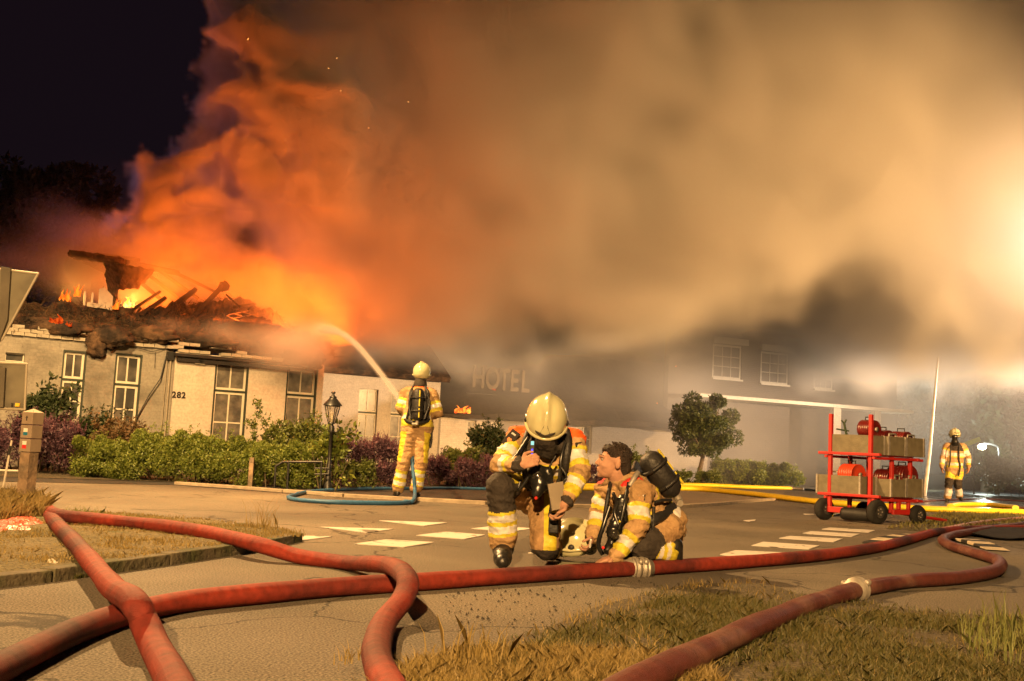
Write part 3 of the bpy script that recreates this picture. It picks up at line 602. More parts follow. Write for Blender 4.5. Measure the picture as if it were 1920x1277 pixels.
# ---------------------------------------------------------------- smoke
rs = np.random.RandomState(3)
def vnoise(P3, freq, seed):
    """smooth value noise in numpy, P3 = tuple of coordinate arrays"""
    r = np.random.RandomState(seed); N = 32
    L = r.rand(N, N, N).astype(np.float32)
    c = [p * freq for p in P3]
    i = [np.floor(a).astype(np.int32) for a in c]
    f = [a - b for a, b in zip(c, i)]
    f = [(a * a * (3 - 2 * a)).astype(np.float32) for a in f]
    i0 = [a % N for a in i]; i1 = [(a + 1) % N for a in i]
    def g(a, b, d): return L[a, b, d]
    x00 = g(i0[0], i0[1], i0[2]) * (1 - f[0]) + g(i1[0], i0[1], i0[2]) * f[0]
    x10 = g(i0[0], i1[1], i0[2]) * (1 - f[0]) + g(i1[0], i1[1], i0[2]) * f[0]
    x01 = g(i0[0], i0[1], i1[2]) * (1 - f[0]) + g(i1[0], i0[1], i1[2]) * f[0]
    x11 = g(i0[0], i1[1], i1[2]) * (1 - f[0]) + g(i1[0], i1[1], i1[2]) * f[0]
    y0 = x00 * (1 - f[1]) + x10 * f[1]; y1 = x01 * (1 - f[1]) + x11 * f[1]
    return y0 * (1 - f[2]) + y1 * f[2]
def fbm(P3, freq, octv, seed, gain=0.5):
    s = 0; a = 1; t = 0
    for k in range(octv):
        s = s + a * vnoise(P3, freq * 2.03 ** k, seed + k); t += a; a *= gain
    return s / t
def sstep(x, a, b):
    t = np.clip((x - a) / (b - a), 0, 1); return t * t * (3 - 2 * t)
def vol_material(name, color, density, aniso=0.0):
    m = bpy.data.materials.new(name); m.use_nodes = True; nt = m.node_tree; nt.nodes.clear()
    out = nt.nodes.new('ShaderNodeOutputMaterial'); pv = nt.nodes.new('ShaderNodeVolumePrincipled')
    pv.inputs['Color'].default_value = (*color, 1); pv.inputs['Density'].default_value = density
    pv.inputs['Anisotropy'].default_value = aniso
    nt.links.new(pv.outputs[0], out.inputs['Volume']); return m
def volume_object(name, lo, hi, cell, field, mat):
    """a voxel cloud: FIELD(X,Y,Z)->density is worked out in numpy, stored on a lattice and turned into a volume by geometry nodes"""
    n = [int(round((h - l) / cell)) + 1 for l, h in zip(lo, hi)]
    xs = [np.linspace(l, l + cell * (k - 1), k, dtype=np.float32) for l, k in zip(lo, n)]
    X, Y, Z = np.meshgrid(*xs, indexing='ij')
    D = field(X, Y, Z).astype(np.float32)
    D[0] = D[-1] = 0; D[:, 0] = D[:, -1] = 0; D[:, :, -1] = 0
    me = bpy.data.meshes.new(name + '_lattice'); me.vertices.add(D.size)
    at = me.attributes.new('smoke_density', 'FLOAT', 'POINT'); at.data.foreach_set('value', D.ravel())
    src = bpy.data.objects.new(name + '_lattice', me)            # never linked to the scene: only a table of values
    ng = bpy.data.node_groups.new(name, 'GeometryNodeTree')
    ng.interface.new_socket('Geometry', in_out='OUTPUT', socket_type='NodeSocketGeometry')
    ng.interface.new_socket('Geometry', in_out='INPUT', socket_type='NodeSocketGeometry')
    N = ng.nodes.new; Lk = ng.links.new
    go = N('NodeGroupOutput'); oi = N('GeometryNodeObjectInfo'); oi.inputs['Object'].default_value = src
    na = N('GeometryNodeInputNamedAttribute'); na.data_type = 'FLOAT'; na.inputs['Name'].default_value = 'smoke_density'
    si = N('GeometryNodeSampleIndex'); si.data_type = 'FLOAT'; si.domain = 'POINT'
    pos = N('GeometryNodeInputPosition'); sep = N('ShaderNodeSeparateXYZ')
    def M(op, a, b):
        m = N('ShaderNodeMath'); m.operation = op
        for k, v in enumerate((a, b)):
            if isinstance(v, (int, float)): m.inputs[k].default_value = v
            elif v is not None: Lk(v, m.inputs[k])
        return m.outputs[0]
    Lk(pos.outputs[0], sep.inputs[0])
    ix = [M('ROUND', M('DIVIDE', M('SUBTRACT', sep.outputs[k], float(lo[k])), float(cell)), None) for k in range(3)]
    idx = M('ADD', M('MULTIPLY', M('ADD', M('MULTIPLY', ix[0], float(n[1])), ix[1]), float(n[2])), ix[2])
    Lk(oi.outputs['Geometry'], si.inputs['Geometry']); Lk(na.outputs['Attribute'], si.inputs['Value']); Lk(idx, si.inputs['Index'])
    vc = N('GeometryNodeVolumeCube')
    Lk(si.outputs[0], vc.inputs['Density'])
    vc.inputs['Min'].default_value = lo
    vc.inputs['Max'].default_value = [l + cell * (k - 1) for l, k in zip(lo, n)]
    for k, a in enumerate('XYZ'): vc.inputs['Resolution ' + a].default_value = n[k]
    sm = N('GeometryNodeSetMaterial'); sm.inputs['Material'].default_value = mat
    Lk(vc.outputs[0], sm.inputs[0]); Lk(sm.outputs[0], go.inputs[0])
    dm = bpy.data.meshes.new(name); dm.materials.append(mat)
    o = bpy.data.objects.new(name, dm); COL.objects.link(o)
    md = o.modifiers.new('cloud', 'NODES'); md.node_group = ng
    return o
# lower edge of the smoke bank, in photo pixels at a reference depth
def poly_at(pts, Y):
    q = [P(x, y, Y) for x, y in pts]; q.sort(key=lambda v: v.x)
    return np.array([v.x for v in q]), np.array([v.z for v in q])
YB = 26.0
bx_, bz_ = poly_at(((420, 600), (560, 640), (640, 670), (830, 660), (1000, 625), (1150, 615), (1330, 590), (1420, 572), (1520, 548), (1620, 548), (1680, 585), (1720, 630), (1800, 690), (1860, 680), (2100, 670)), YB)
lx_, lz_ = poly_at(((330, -200), (345, 0), (385, 120), (400, 250), (262, 330), (266, 400), (330, 470), (400, 560), (420, 640)), YB)
def lefts(Z):
    z = np.array(sorted(lz_)); x = lx_[np.argsort(lz_)]
    return x, z
qs = sorted([(P(x, y, YB).z, P(x, y, YB).x) for x, y in ((330, -300), (345, 0), (385, 120), (395, 250), (350, 300), (345, 400), (380, 470), (430, 560), (470, 640))])
lz2 = np.array([a for a, b in qs]); lx2 = np.array([b for a, b in qs])
def bank(X, Y, Z):
    p = (X, Y, Z)
    n1 = fbm(p, 0.35, 4, 11); n2 = fbm(p, 0.9, 3, 31)
    bl = .55 * (np.abs(2 * vnoise((X + Z * .3, Y, Z), .8, 401) - 1)) + .28 * np.abs(2 * vnoise(p, 1.7, 402) - 1)
    edge = Z - np.interp(X, bx_, bz_) + (n1 - 0.5) * 2.6 + (n2 - 0.5) * 1.4 - (bl - .35) * 1.5
    left = X - np.interp(Z, lz2, lx2) - 1.0 + (n1 - 0.5) * 2.0 + (n2 - 0.5) * .8
    body = sstep(edge, 0.0, 1.3) * sstep(left, 0, 2.0)
    yy = sstep(Y + (n1 - .5) * 2.2 - (bl - .35) * 1.6, 23.6, 25.6)
    d = body * yy * (0.78 + 0.22 * sstep(n1 * .8 + n2 * .2, .38, .66))
    # thin haze that drifts under the bank, in front of the hotel
    hz = sstep(X, -5.5, 1.0) * sstep(Y + X * .12, 31.5, 35.0) * (0.45 + 1.1 * sstep(n1, .3, .7)) * sstep(Z + (n2 - .5) * 2, -1.0, 1.0)
    hz = hz * (1 - .75 * sstep(X, 4.0, 11.0)); return np.maximum(d, hz * 0.20)
# crisp billows of the column: a union of many puffs grown round its outline
def column_puffs():
    r = random.Random(12); L = []
    def add(px, py, Y, rp):          # rp = radius in photo pixels at that depth
        c = P(px, py, Y); L.append((c.x, c.y, c.z, rp * Y / F_PX))
    for px, py, rp in ((300, 335, 38), (352, 318, 38), (330, 385, 60), (300, 420, 36), (262 + 55, 360, 50), (385, 300, 42), (400, 268, 40), (432, 300, 60), (390, 380, 70), (340, 450, 55), (285, 440, 32), (300, 470, 40),
                       (450, 240, 46), (440, 190, 56), (430, 140, 50), (455, 90, 60), (425, 110, 36), (460, 30, 80), (440, -40, 80), (500, 180, 90), (520, 100, 110), (480, 330, 70), (450, 400, 70), (400, 450, 60), (380, 505, 50),
                       (250, 445, 26), (225, 450, 24), (270, 470, 34), (440, 500, 60), (520, 400, 70), (500, 520, 60), (560, 460, 80), (560, 560, 60), (620, 540, 80), (600, 380, 100), (620, 250, 120), (640, 620, 60)):
        Y = 24.6 + 0.6 * r.random() + max(0, (px - 330)) * 0.0015
        add(px, py, Y, rp)
        for k in range(5):
            a = r.random() * 6.28; q = r.uniform(.6, 1.0); add(px + math.cos(a) * rp * q * .85, py + math.sin(a) * rp * q * .85, Y + r.uniform(-.7, .9), rp * r.uniform(.32, .55))
    return np.array(L, np.float32)
def column(X, Y, Z):
    PF = column_puffs(); p = (X, Y, Z)
    S = np.full(X.shape, 9.0, np.float32)
    for (x, y, z, r_) in PF: S = np.minimum(S, np.sqrt((X - x) ** 2 + (Y - y) ** 2 + (Z - z) ** 2) - r_)
    # billow noise in four octaves, bent by a slow warp, so the lumps are ragged and of every size
    wx = (fbm(p, .45, 2, 301) - .5) * 1.6; wz = (fbm(p, .45, 2, 311) - .5) * 1.6; q = (X + wx, Y, Z + wz)
    b = 0; a = .62
    for k, f in enumerate((.75, 1.55, 3.2, 6.1)): b = b + a * (np.abs(2 * vnoise(q, f, 320 + k) - 1) * 1.6 - .55); a *= .52
    S = S + b + .12
    sharp = np.clip(1 - (X - P(440, 300, 25).x) / 4.5, 0.0, 1)
    wd = 0.11 + (1 - sharp) * 1.2
    n1 = fbm(q, 0.55, 4, 131)
    return np.clip(-S / wd, 0, 1) * (0.16 + 0.84 * sharp ** 1.3) * (0.15 + 0.85 * sstep(n1, .38, .58))
def wisps(X, Y, Z):
    """thin grey smoke rolling off the left end of the roof and round the dormer"""
    p = (X, Y, Z); n1 = fbm((X * .8, Y, Z * 1.3), 0.9, 5, 171); n2 = fbm(p, .35, 2, 191)
    sc = 24.0; d = 0
    for px, py, Y0, rx, rz, a in ((90, 500, 23.6, 150, 42, .5), (190, 440, 24.6, 110, 60, .8), (235, 500, 22.6, 90, 45, 1.3), (150, 520, 22.0, 48, 40, 2.2), (320, 520, 22.9, 110, 50, 1.6), (400, 500, 23.4, 120, 60, 1.6), (500, 560, 22.6, 110, 50, 1.0), (440, 625, 21.3, 46, 20, 1.0), (540, 650, 21.6, 60, 40, 1.6), (600, 640, 22.0, 60, 50, 1.2), (330, 612, 20.9, 40, 12, .35)):
        c = P(px, py, Y0); q = ((X - c.x) / (rx * Y0 / F_PX)) ** 2 + ((Y - Y0) / 1.1) ** 2 + ((Z - c.z) / (rz * Y0 / F_PX)) ** 2
        d = d + a * np.exp(-q * 1.3)
    return d * np.clip((n1 - .38) * 3.2, 0, 1.3)
def jet_line():
    jt = [P(751, 752, 15.8), P(724, 714, 16.7), P(696, 678, 17.7), P(667, 645, 18.7), P(640, 625, 19.6), P(612, 617, 20.4), P(588, 620, 20.9)]
    return catmull(jt, 5)
def jet(X, Y, Z):
    L_ = jet_line(); n = len(L_); d = np.zeros(X.shape, np.float32); nn = fbm((X, Y * .6, Z), 5.0, 3, 211)
    for i in range(n - 1):
        t = i / (n - 1); r = .019 + .019 * t + .25 * max(0, t - .66) ** 1.5 * 2.4; a = np.array(L_[i]); b = np.array(L_[i + 1]) - a; k = np.clip(((X - a[0]) * b[0] + (Y - a[1]) * b[1] + (Z - a[2]) * b[2]) / (b @ b), 0, 1)
        q = (X - a[0] - k * b[0]) ** 2 + (Y - a[1] - k * b[1]) ** 2 + (Z - a[2] - k * b[2]) ** 2
        dens = 14.0 * (.019 / r) ** 1.15 * (1 if t < .82 else max(0.05, 1 - (t - .82) / .18))
        d = np.maximum(d, dens * np.exp(-q / (r * r)) * (1 if t < .3 else (.4 + 1.2 * nn)))
    return d
o = volume_object('smoke_bank', (-11.0, 22.0, 0.0), (18.0, 45.0, 15.0), 0.27, bank, vol_material('smoke_tan', (0.92, 0.88, 0.82), 0.6, 0.0))
o['label'] = 'thick tan smoke bank rolling across the night sky above the hotel'; o['kind'] = 'stuff'
o = volume_object('fire_smoke', (-10.5, 22.8, 2.4), (-2.2, 28.0, 12.6), 0.10, column, vol_material('smoke_column', (0.92, 0.86, 0.80), 5.5, 0.0))
o['label'] = 'dense billowing smoke column lit orange above the burning roof'; o['kind'] = 'stuff'
o = volume_object('roof_smoke', (-12.2, 20.2, 2.2), (-3.6, 27.0, 7.6), 0.105, wisps, vol_material('smoke_grey', (0.86, 0.84, 0.82), 1.0, 0.0))
o['label'] = 'thin grey smoke drifting round the broken dormer and roof edge'; o['kind'] = 'stuff'
o = volume_object('water_jet', (-4.3, 15.5, 1.1), (-1.5, 21.6, 3.6), 0.038, jet, vol_material('white_spray', (0.97, 0.97, 0.97), 3.2, 0.2))
tag(o, 'white water jet arching from the nozzle to the burning roof', kind='stuff')
# ---------------------------------------------------------------- hoses
M_HRED = mat('red_hose_jacket', (0.205, 0.024, 0.013), 0.7, spec=0.28, var=0.35, vscale=24, bump=0.45, bscale=230, col2=(0.05, 0.012, 0.012), v2scale=1.0, v2=(0.46, 0.62))
M_HDARK = mat('dirty_maroon_hose', (0.085, 0.022, 0.018), 0.6, spec=0.3, var=0.35, vscale=20, bump=0.4, bscale=230, col2=(0.14, 0.065, 0.05), v2scale=3, v2=(0.5, 0.66))
M_HBLUE = mat('blue_hose', (0.035, 0.11, 0.22), 0.5, spec=0.4, var=0.2, vscale=20, bump=0.2)
M_HYEL = mat('yellow_hose', (0.62, 0.45, 0.015), 0.5, spec=0.4, var=0.15, vscale=15, bump=0.2)
M_ALU = mat('scuffed_aluminium', (0.34, 0.31, 0.27), 0.55, metal=0.6, var=0.3, vscale=20, bump=0.2)
M_TAN = mat('tan_turnout_cloth', (0.34, 0.22, 0.11), 0.9, spec=.15, var=0.28, vscale=9, bump=0.9, bscale=26, col2=(.27, .165, .08), v2scale=4)
def hose(name, pts, r, m, label, flat=0.9, lift=None, per=10, n=14, group=None, wob=0.0):
    """pts: photo pixels of the hose's middle line; it lies on the ground unless lifted"""
    q = []
    for i, p in enumerate(pts):
        z = r * flat + (lift.get(i, 0) if lift else 0); q.append(G(p[0], p[1], z))
    q = catmull(q, per)
    if wob: q = [v + Vector((mnoise.noise(v * 3) * wob, mnoise.noise(v * 3 + Vector((9, 0, 0))) * wob, 0)) for v in q]
    rr = [r * (1 + 0.06 * mnoise.noise(v * 3)) for v in q]; ff = [flat * (1 - .22 * max(0, mnoise.noise(v * 1.7 + Vector((5, 0, 0))))) for v in q]
    mb = MB(); mb.tube(q, rr, n, flat=ff); o = mb.build(name, m); tag(o, label, 'hose', group); return o, q
HR = 0.052
h1, q1 = hose('fire_hose', [(86, 958), (108, 985), (140, 1018), (185, 1070), (215, 1105), (250, 1128), (272, 1170), (292, 1215), (318, 1262), (350, 1330)], HR, M_HRED, 'kinked red hose running from the verge to the lower left edge', lift={1: .05, 2: .055, 3: 0.05, 4: .06, 5: .11, 6: .05})
h2, q2 = hose('fire_hose', [(-120, 1310), (-20, 1262), (60, 1222), (150, 1180), (240, 1150), (350, 1127), (500, 1112), (640, 1100), (800, 1090), (1000, 1077), (1190, 1066)], HR, M_HRED, 'long straight red hose crossing the road under the other hoses to the coupling')
h2b, q2b = hose('fire_hose', [(1203, 1066), (1400, 1053), (1550, 1040), (1650, 1025), (1710, 1010), (1760, 997), (1830, 992), (1960, 990)], HR, M_HRED, 'maroon hose continuing right from the coupling behind the crossing bars')
h3_, q3 = hose('fire_hose', [(90, 955), (110, 966), (180, 973), (280, 983), (380, 997), (480, 1020), (560, 1043), (650, 1055), (725, 1060), (762, 1083), (757, 1120), (722, 1165), (706, 1215), (716, 1262), (762, 1340)], HR, M_HRED, 'red hose curving in an S over the straight hose', lift={1: .06, 2: .06, 3: .06, 4: .06, 5: .05, 8: .07, 9: 0.115, 10: 0.06})
h4_, q4 = hose('fire_hose', [(1120, 1320), (1220, 1266), (1330, 1215), (1430, 1168), (1520, 1132), (1600, 1108)], HR * 1.05, M_HDARK, 'dirty maroon hose running over the near right grass', lift={1: .02, 2: .02, 3: .01})
h5_, q5 = hose('fire_hose', [(1613, 1104), (1700, 1090), (1800, 1083), (1866, 1070), (1872, 1052), (1830, 1038), (1785, 1024), (1768, 1012), (1790, 1003), (1850, 993), (1960, 978)], HR, M_HDARK, 'maroon hose doubling back in a tight bend at the right edge', flat=.88)
def coupling(a, b, label):
    """two lugged aluminium rings locked together, lying in line with the hose from a to b"""
    t = empty('hose_coupling', (a + b) / 2); tag(t, label, 'hose coupling', 'aluminium couplings on the big hoses'); c = (a + b) / 2; d = (b - a).normalized()
    q = d.to_track_quat('Z', 'Y').to_matrix()
    for sg in (-1, 1):
        mb = MB(); mb.lathe([(0, -.001), (HR + .014, 0), (HR + .017, .012), (HR + .022, .014), (HR + .022, .032), (HR + .015, .034), (HR + .012, .045), (HR + .018, .047), (HR + .016, .058), (HR + .004, .060), (HR + .004, .09), (HR - .01, .09)], (0, 0, 0), 20, M=(q @ Matrix.Diagonal((1, 1, sg)).to_3x3()))
        o = mb.build('ring', M_ALU, t)
        mb = MB(); 
        for k in range(3): 
            a_ = k * 2.094 + .4; p = q @ Vector((math.cos(a_) * (HR + .026), math.sin(a_) * (HR + .026), sg * .02)); mb.sphere(p, .016, 8, 6, sc=(1, 1, 1.1))
        l = mb.build('lug', M_ALU, o); l['kind'] = 'stuff'
    return t
coupling(q2[-1], q2b[0], 'aluminium coupling beside the kneeling man\'s hand on the red hose')
coupling(q4[-1], q5[0], 'aluminium coupling on the hose at the right grass edge')
hose('attack_hose', [(925, 917), (860, 915.5), (790, 915.5), (700, 916), (640, 918), (580, 922), (548, 929), (542, 933), (560, 937), (620, 941), (700, 943), (750, 943), (772, 941)], 0.030, M_HBLUE, 'thin blue hose looping on the road behind the standing firefighter', per=8, flat=.95)
# the riser to the standing man
base = G(772, 941, .03); mb = MB(); mb.tube(catmull([base + Vector((-.1, 0, 0)), base + Vector((0.01, 0.0, 0.01)), P(778, 925, 15.0), P(776, 895, 15.1), P(773, 862, 15.15), P(772, 830, 15.2)], 8), 0.027, 10)
o = mb.build('attack_hose', M_HBLUE); tag(o, 'blue hose rising between the standing firefighter\'s legs', 'hose')
for a, l, rr in (([(1000, 909), (1100, 911), (1290, 909), (1400, 913), (1482, 915.5)], 'upper yellow hose ending at the small coupling left of the trolley', .085), ([(1020, 915), (1150, 915), (1290, 916), (1400, 925), (1530, 940), (1640, 948), (1760, 955), (1920, 960), (2100, 962)], 'long yellow hose passing behind the trolley wheels', .085), ([(1783, 949), (1800, 946), (1850, 946), (1905, 952)], 'short yellow hose end at the right before the maroon hose', .075)):
    hose('yellow_hose', a, rr, M_HYEL, l, flat=.7, wob=0.02)
hose('yellow_hose', [(1560, 966), (1580, 963), (1620, 963)], .02, M_HYEL, 'short yellow strip under the trolley')
hose('supply_hose', [(1507, 917), (1560, 923), (1640, 935), (1660, 941)], 0.035, mat('navy_hose', (0.02, 0.035, 0.06), 0.5), 'dark blue hose leading from the small coupling to the trolley')
mb = MB(); a = G(1482, 915.5, .05); b = G(1507, 917, .05); mb.tube([a, a.lerp(b, .2), a.lerp(b, .25), a.lerp(b, .5), a.lerp(b, .55), b], [.05, .06, .045, .06, .045, .045], 10); tag(mb.build('small_coupling', M_ALU), 'small metal coupling between the yellow and dark blue hoses', 'hose coupling')
for a, rr, m_, l in (([(1905, 952), (1960, 956), (2020, 958)], .06, M_HDARK, 'dark hose joined to the short yellow hose at the right edge'), ([(1690, 944), (1760, 938), (1850, 936), (1960, 942)], .04, M_HDARK, 'thin dark hose lying on the wet road'),
                     ([(1720, 1004), (1790, 988), (1850, 978), (1930, 970)], .045, mat('faded_red_hose', (0.42, 0.20, 0.16), .6, var=.4, vscale=8), 'faded pale red hose at the right edge beyond the black mats')):
    hose('fire_hose', a, rr, m_, l, flat=.6)
# hose ramps (rubber mats) and a dark tarpaulin
M_RUB = mat('black_rubber', (0.018, 0.017, 0.016), 0.75, var=0.3, vscale=12, bump=0.5)
M_RUBW = mat('grimy_white_stripe', (0.42, 0.36, 0.27), 0.75, var=0.3, vscale=12)
def ramp(c0, c1, wdt, label, n=7):
    a = G(*c0); b = G(*c1); d = (b - a); s_ = Vector((-d.y, d.x, 0)).normalized() * wdt
    t = empty('hose_ramp', a); tag(t, label, 'hose ramp', 'striped rubber hose ramps')
    for i in range(n):
        p = a + d * (i / n); e = d / n * 0.93; h = 0.02 + 0.03 * math.sin(math.pi * (i + .5) / n); h2 = 0.02 + .03 * math.sin(math.pi * (i + 1.2) / n)
        mb = MB(); v = [p, p + e, p + e + s_, p + s_]; v = [x - a for x in v]
        mb.add([(x.x, x.y, .012) for x in v] + [(v[0].x, v[0].y, h), (v[1].x, v[1].y, h2), (v[2].x, v[2].y, h2), (v[3].x, v[3].y, h)], [(0, 3, 2, 1), (4, 5, 6, 7), (0, 1, 5, 4), (1, 2, 6, 5), (2, 3, 7, 6), (3, 0, 4, 7)])
        bevel(mb.build('ramp_segment', M_RUBW if i % 2 else M_RUB, t), .008)
ramp((1655, 1024), (1745, 1006), 0.20, 'striped hose ramp left of the hose fork'); ramp((1780, 1013), (1850, 1033), 0.22, 'striped hose ramp inside the hose bend', 6)
mb = MB(); p0 = [G(*q) for q in ((1785, 1000), (1850, 987), (1960, 985), (1960, 1014), (1880, 1016), (1830, 1008))]; cx = sum(p0, Vector()) / 6
V = [Vector((cx.x, cx.y, .10))] + [Vector((p.x, p.y, .012 + .05 * (i % 2))) for i, p in enumerate(p0)]
mb.add(V + [v - Vector((0, 0, .01)) for v in V], [(0, i, i % 6 + 1) for i in range(1, 7)] + [(7, 7 + i % 6 + 1, 7 + i) for i in range(1, 7)])
o = mb.build('tarpaulin', mat('dark_tarpaulin', (0.03, 0.028, 0.03), 0.9, spec=.1, var=.3, bump=.3)); o.modifiers.new('s', 'SUBSURF').levels = 3; o.modifiers['s'].render_levels = 3; tag(o, 'crumpled dark tarpaulin under the hoses at the right edge', 'tarpaulin')
# red plastic sheet on the verge, paper scrap, stones
def crumple(name, px, h, m, label, cat, seed=0, z0=.05, sub=4):
    p0 = [G(x, y, z0) for x, y in px]; c = sum(p0, Vector()) / len(p0); n = len(p0); mb = MB(); V = [Vector((c.x, c.y, z0 + h))] + p0
    mb.add(V + [v - Vector((0, 0, .006)) for v in V], [(0, i, i % n + 1) for i in range(1, n + 1)] + [(n + 1, n + 1 + i % n + 1, n + 1 + i) for i in range(1, n + 1)] + [(i, i + n + 1, (i % n + 1) + n + 1, i % n + 1) for i in range(1, n + 1)])
    o = mb.build(name, m); s = o.modifiers.new('s', 'SUBSURF'); s.levels = s.render_levels = sub; s.subdivision_type = 'SIMPLE'
    t = bpy.data.textures.new(name, 'CLOUDS'); t.noise_scale = .06; d = o.modifiers.new('d', 'DISPLACE'); d.texture = t; d.strength = h * .6; d.texture_coords = 'GLOBAL'; tag(o, label, cat); return o
M_REDP = mat('red_plastic_sheet', (0.42, 0.05, 0.025), 0.35, spec=.5, var=.25, vscale=10, bump=.5, bscale=25)
crumple('plastic_sheet', [(-40, 985), (30, 968), (84, 972), (94, 990), (60, 1000), (-40, 1006)], .06, M_REDP, 'crumpled red plastic sheet in the grass by the wooden post', 'plastic sheet')
crumple('plastic_scrap', [(128, 975), (136, 970), (150, 984), (140, 990)], .04, M_REDP, 'small red plastic scrap behind the kinked hose', 'plastic scrap')
crumple('paper_scrap', [(86, 1050), (96, 1046), (110, 1056), (104, 1062), (92, 1058)], .015, mat('white_paper', (.62, .56, .45), .8), 'white paper scrap on the dry verge', 'litter')
crumple('leaflet', [(1038, 1058), (1062, 1050), (1128, 1056), (1105, 1064)], .006, mat('pale_card', (.22, .21, .14), .8), 'pale flat card on the road in front of the helmet', 'card', z0=.012, sub=2)
# ---------------------------------------------------------------- plants
def leaves(r, centers, radii, n, size, flat=.55, shell=.55, upbias=0.3, narrow=.45):
    """leaf quads (folded rhombs) scattered in ellipsoid clumps"""
    C = np.array(centers, np.float32); Rr = np.array(radii, np.float32); k = r.randint(0, len(C), n)
    d = r.randn(n, 3); d /= np.linalg.norm(d, axis=1)[:, None]; rad = shell + (1 - shell) * r.rand(n) ** .6
    p = C[k] + d * rad[:, None] * Rr[k]
    ax = d * .6 + r.randn(n, 3) * .8; ax[:, 2] += upbias; ax /= np.linalg.norm(ax, axis=1)[:, None]
    sd = np.cross(ax, r.randn(n, 3)); sd /= np.linalg.norm(sd, axis=1)[:, None]
    s = size * (.5 + r.rand(n))[:, None]
    a = p; b = p + ax * s * .5 + sd * s * narrow * .5; c = p + ax * s; e = p + ax * s * .5 - sd * s * narrow * .5
    V = np.stack([a, b, c, e], 1).reshape(-1, 3); F = np.arange(4 * n).reshape(-1, 4); return V, F
def leaf_mat(name, c1, c2, tr=0.25):
    m = bpy.data.materials.new(name); m.use_nodes = True; nt = m.node_tree; b = nt.nodes['Principled BSDF']; N = nt.nodes.new; L = nt.links.new
    g_ = N('ShaderNodeNewGeometry'); x = N('ShaderNodeMix'); x.data_type = 'RGBA'; x.inputs['A'].default_value = (*c1, 1); x.inputs['B'].default_value = (*c2, 1)
    L(g_.outputs['Random Per Island'], x.inputs['Factor']); L(x.outputs['Result'], b.inputs['Base Color']); b.inputs['Roughness'].default_value = .55
    t = N('ShaderNodeBsdfTranslucent'); L(x.outputs['Result'], t.inputs['Color']); a = N('ShaderNodeMixShader'); a.inputs[0].default_value = tr
    L(b.outputs[0], a.inputs[1]); L(t.outputs[0], a.inputs[2]); L(a.outputs[0], nt.nodes['Material Output'].inputs['Surface']); return m
M_LG = leaf_mat('bright_green_leaf', (0.075, 0.115, 0.014), (0.19, 0.22, 0.035)); M_LD = leaf_mat('dark_green_leaf', (0.02, 0.035, 0.012), (0.045, 0.06, 0.02))
M_LP = leaf_mat('purple_flower', (0.11, 0.045, 0.075), (0.17, 0.075, 0.10)); M_LP2 = leaf_mat('dim_purple_flower', (0.06, 0.028, 0.045), (0.10, 0.05, 0.07))
M_LR = leaf_mat('rusty_leaf', (0.07, 0.055, 0.02), (0.17, 0.10, 0.05)); M_LO = leaf_mat('olive_leaf', (0.06, 0.08, 0.015), (0.12, 0.14, 0.025))
M_STEM = mat('stem_brown', (0.06, 0.045, 0.025), .9)
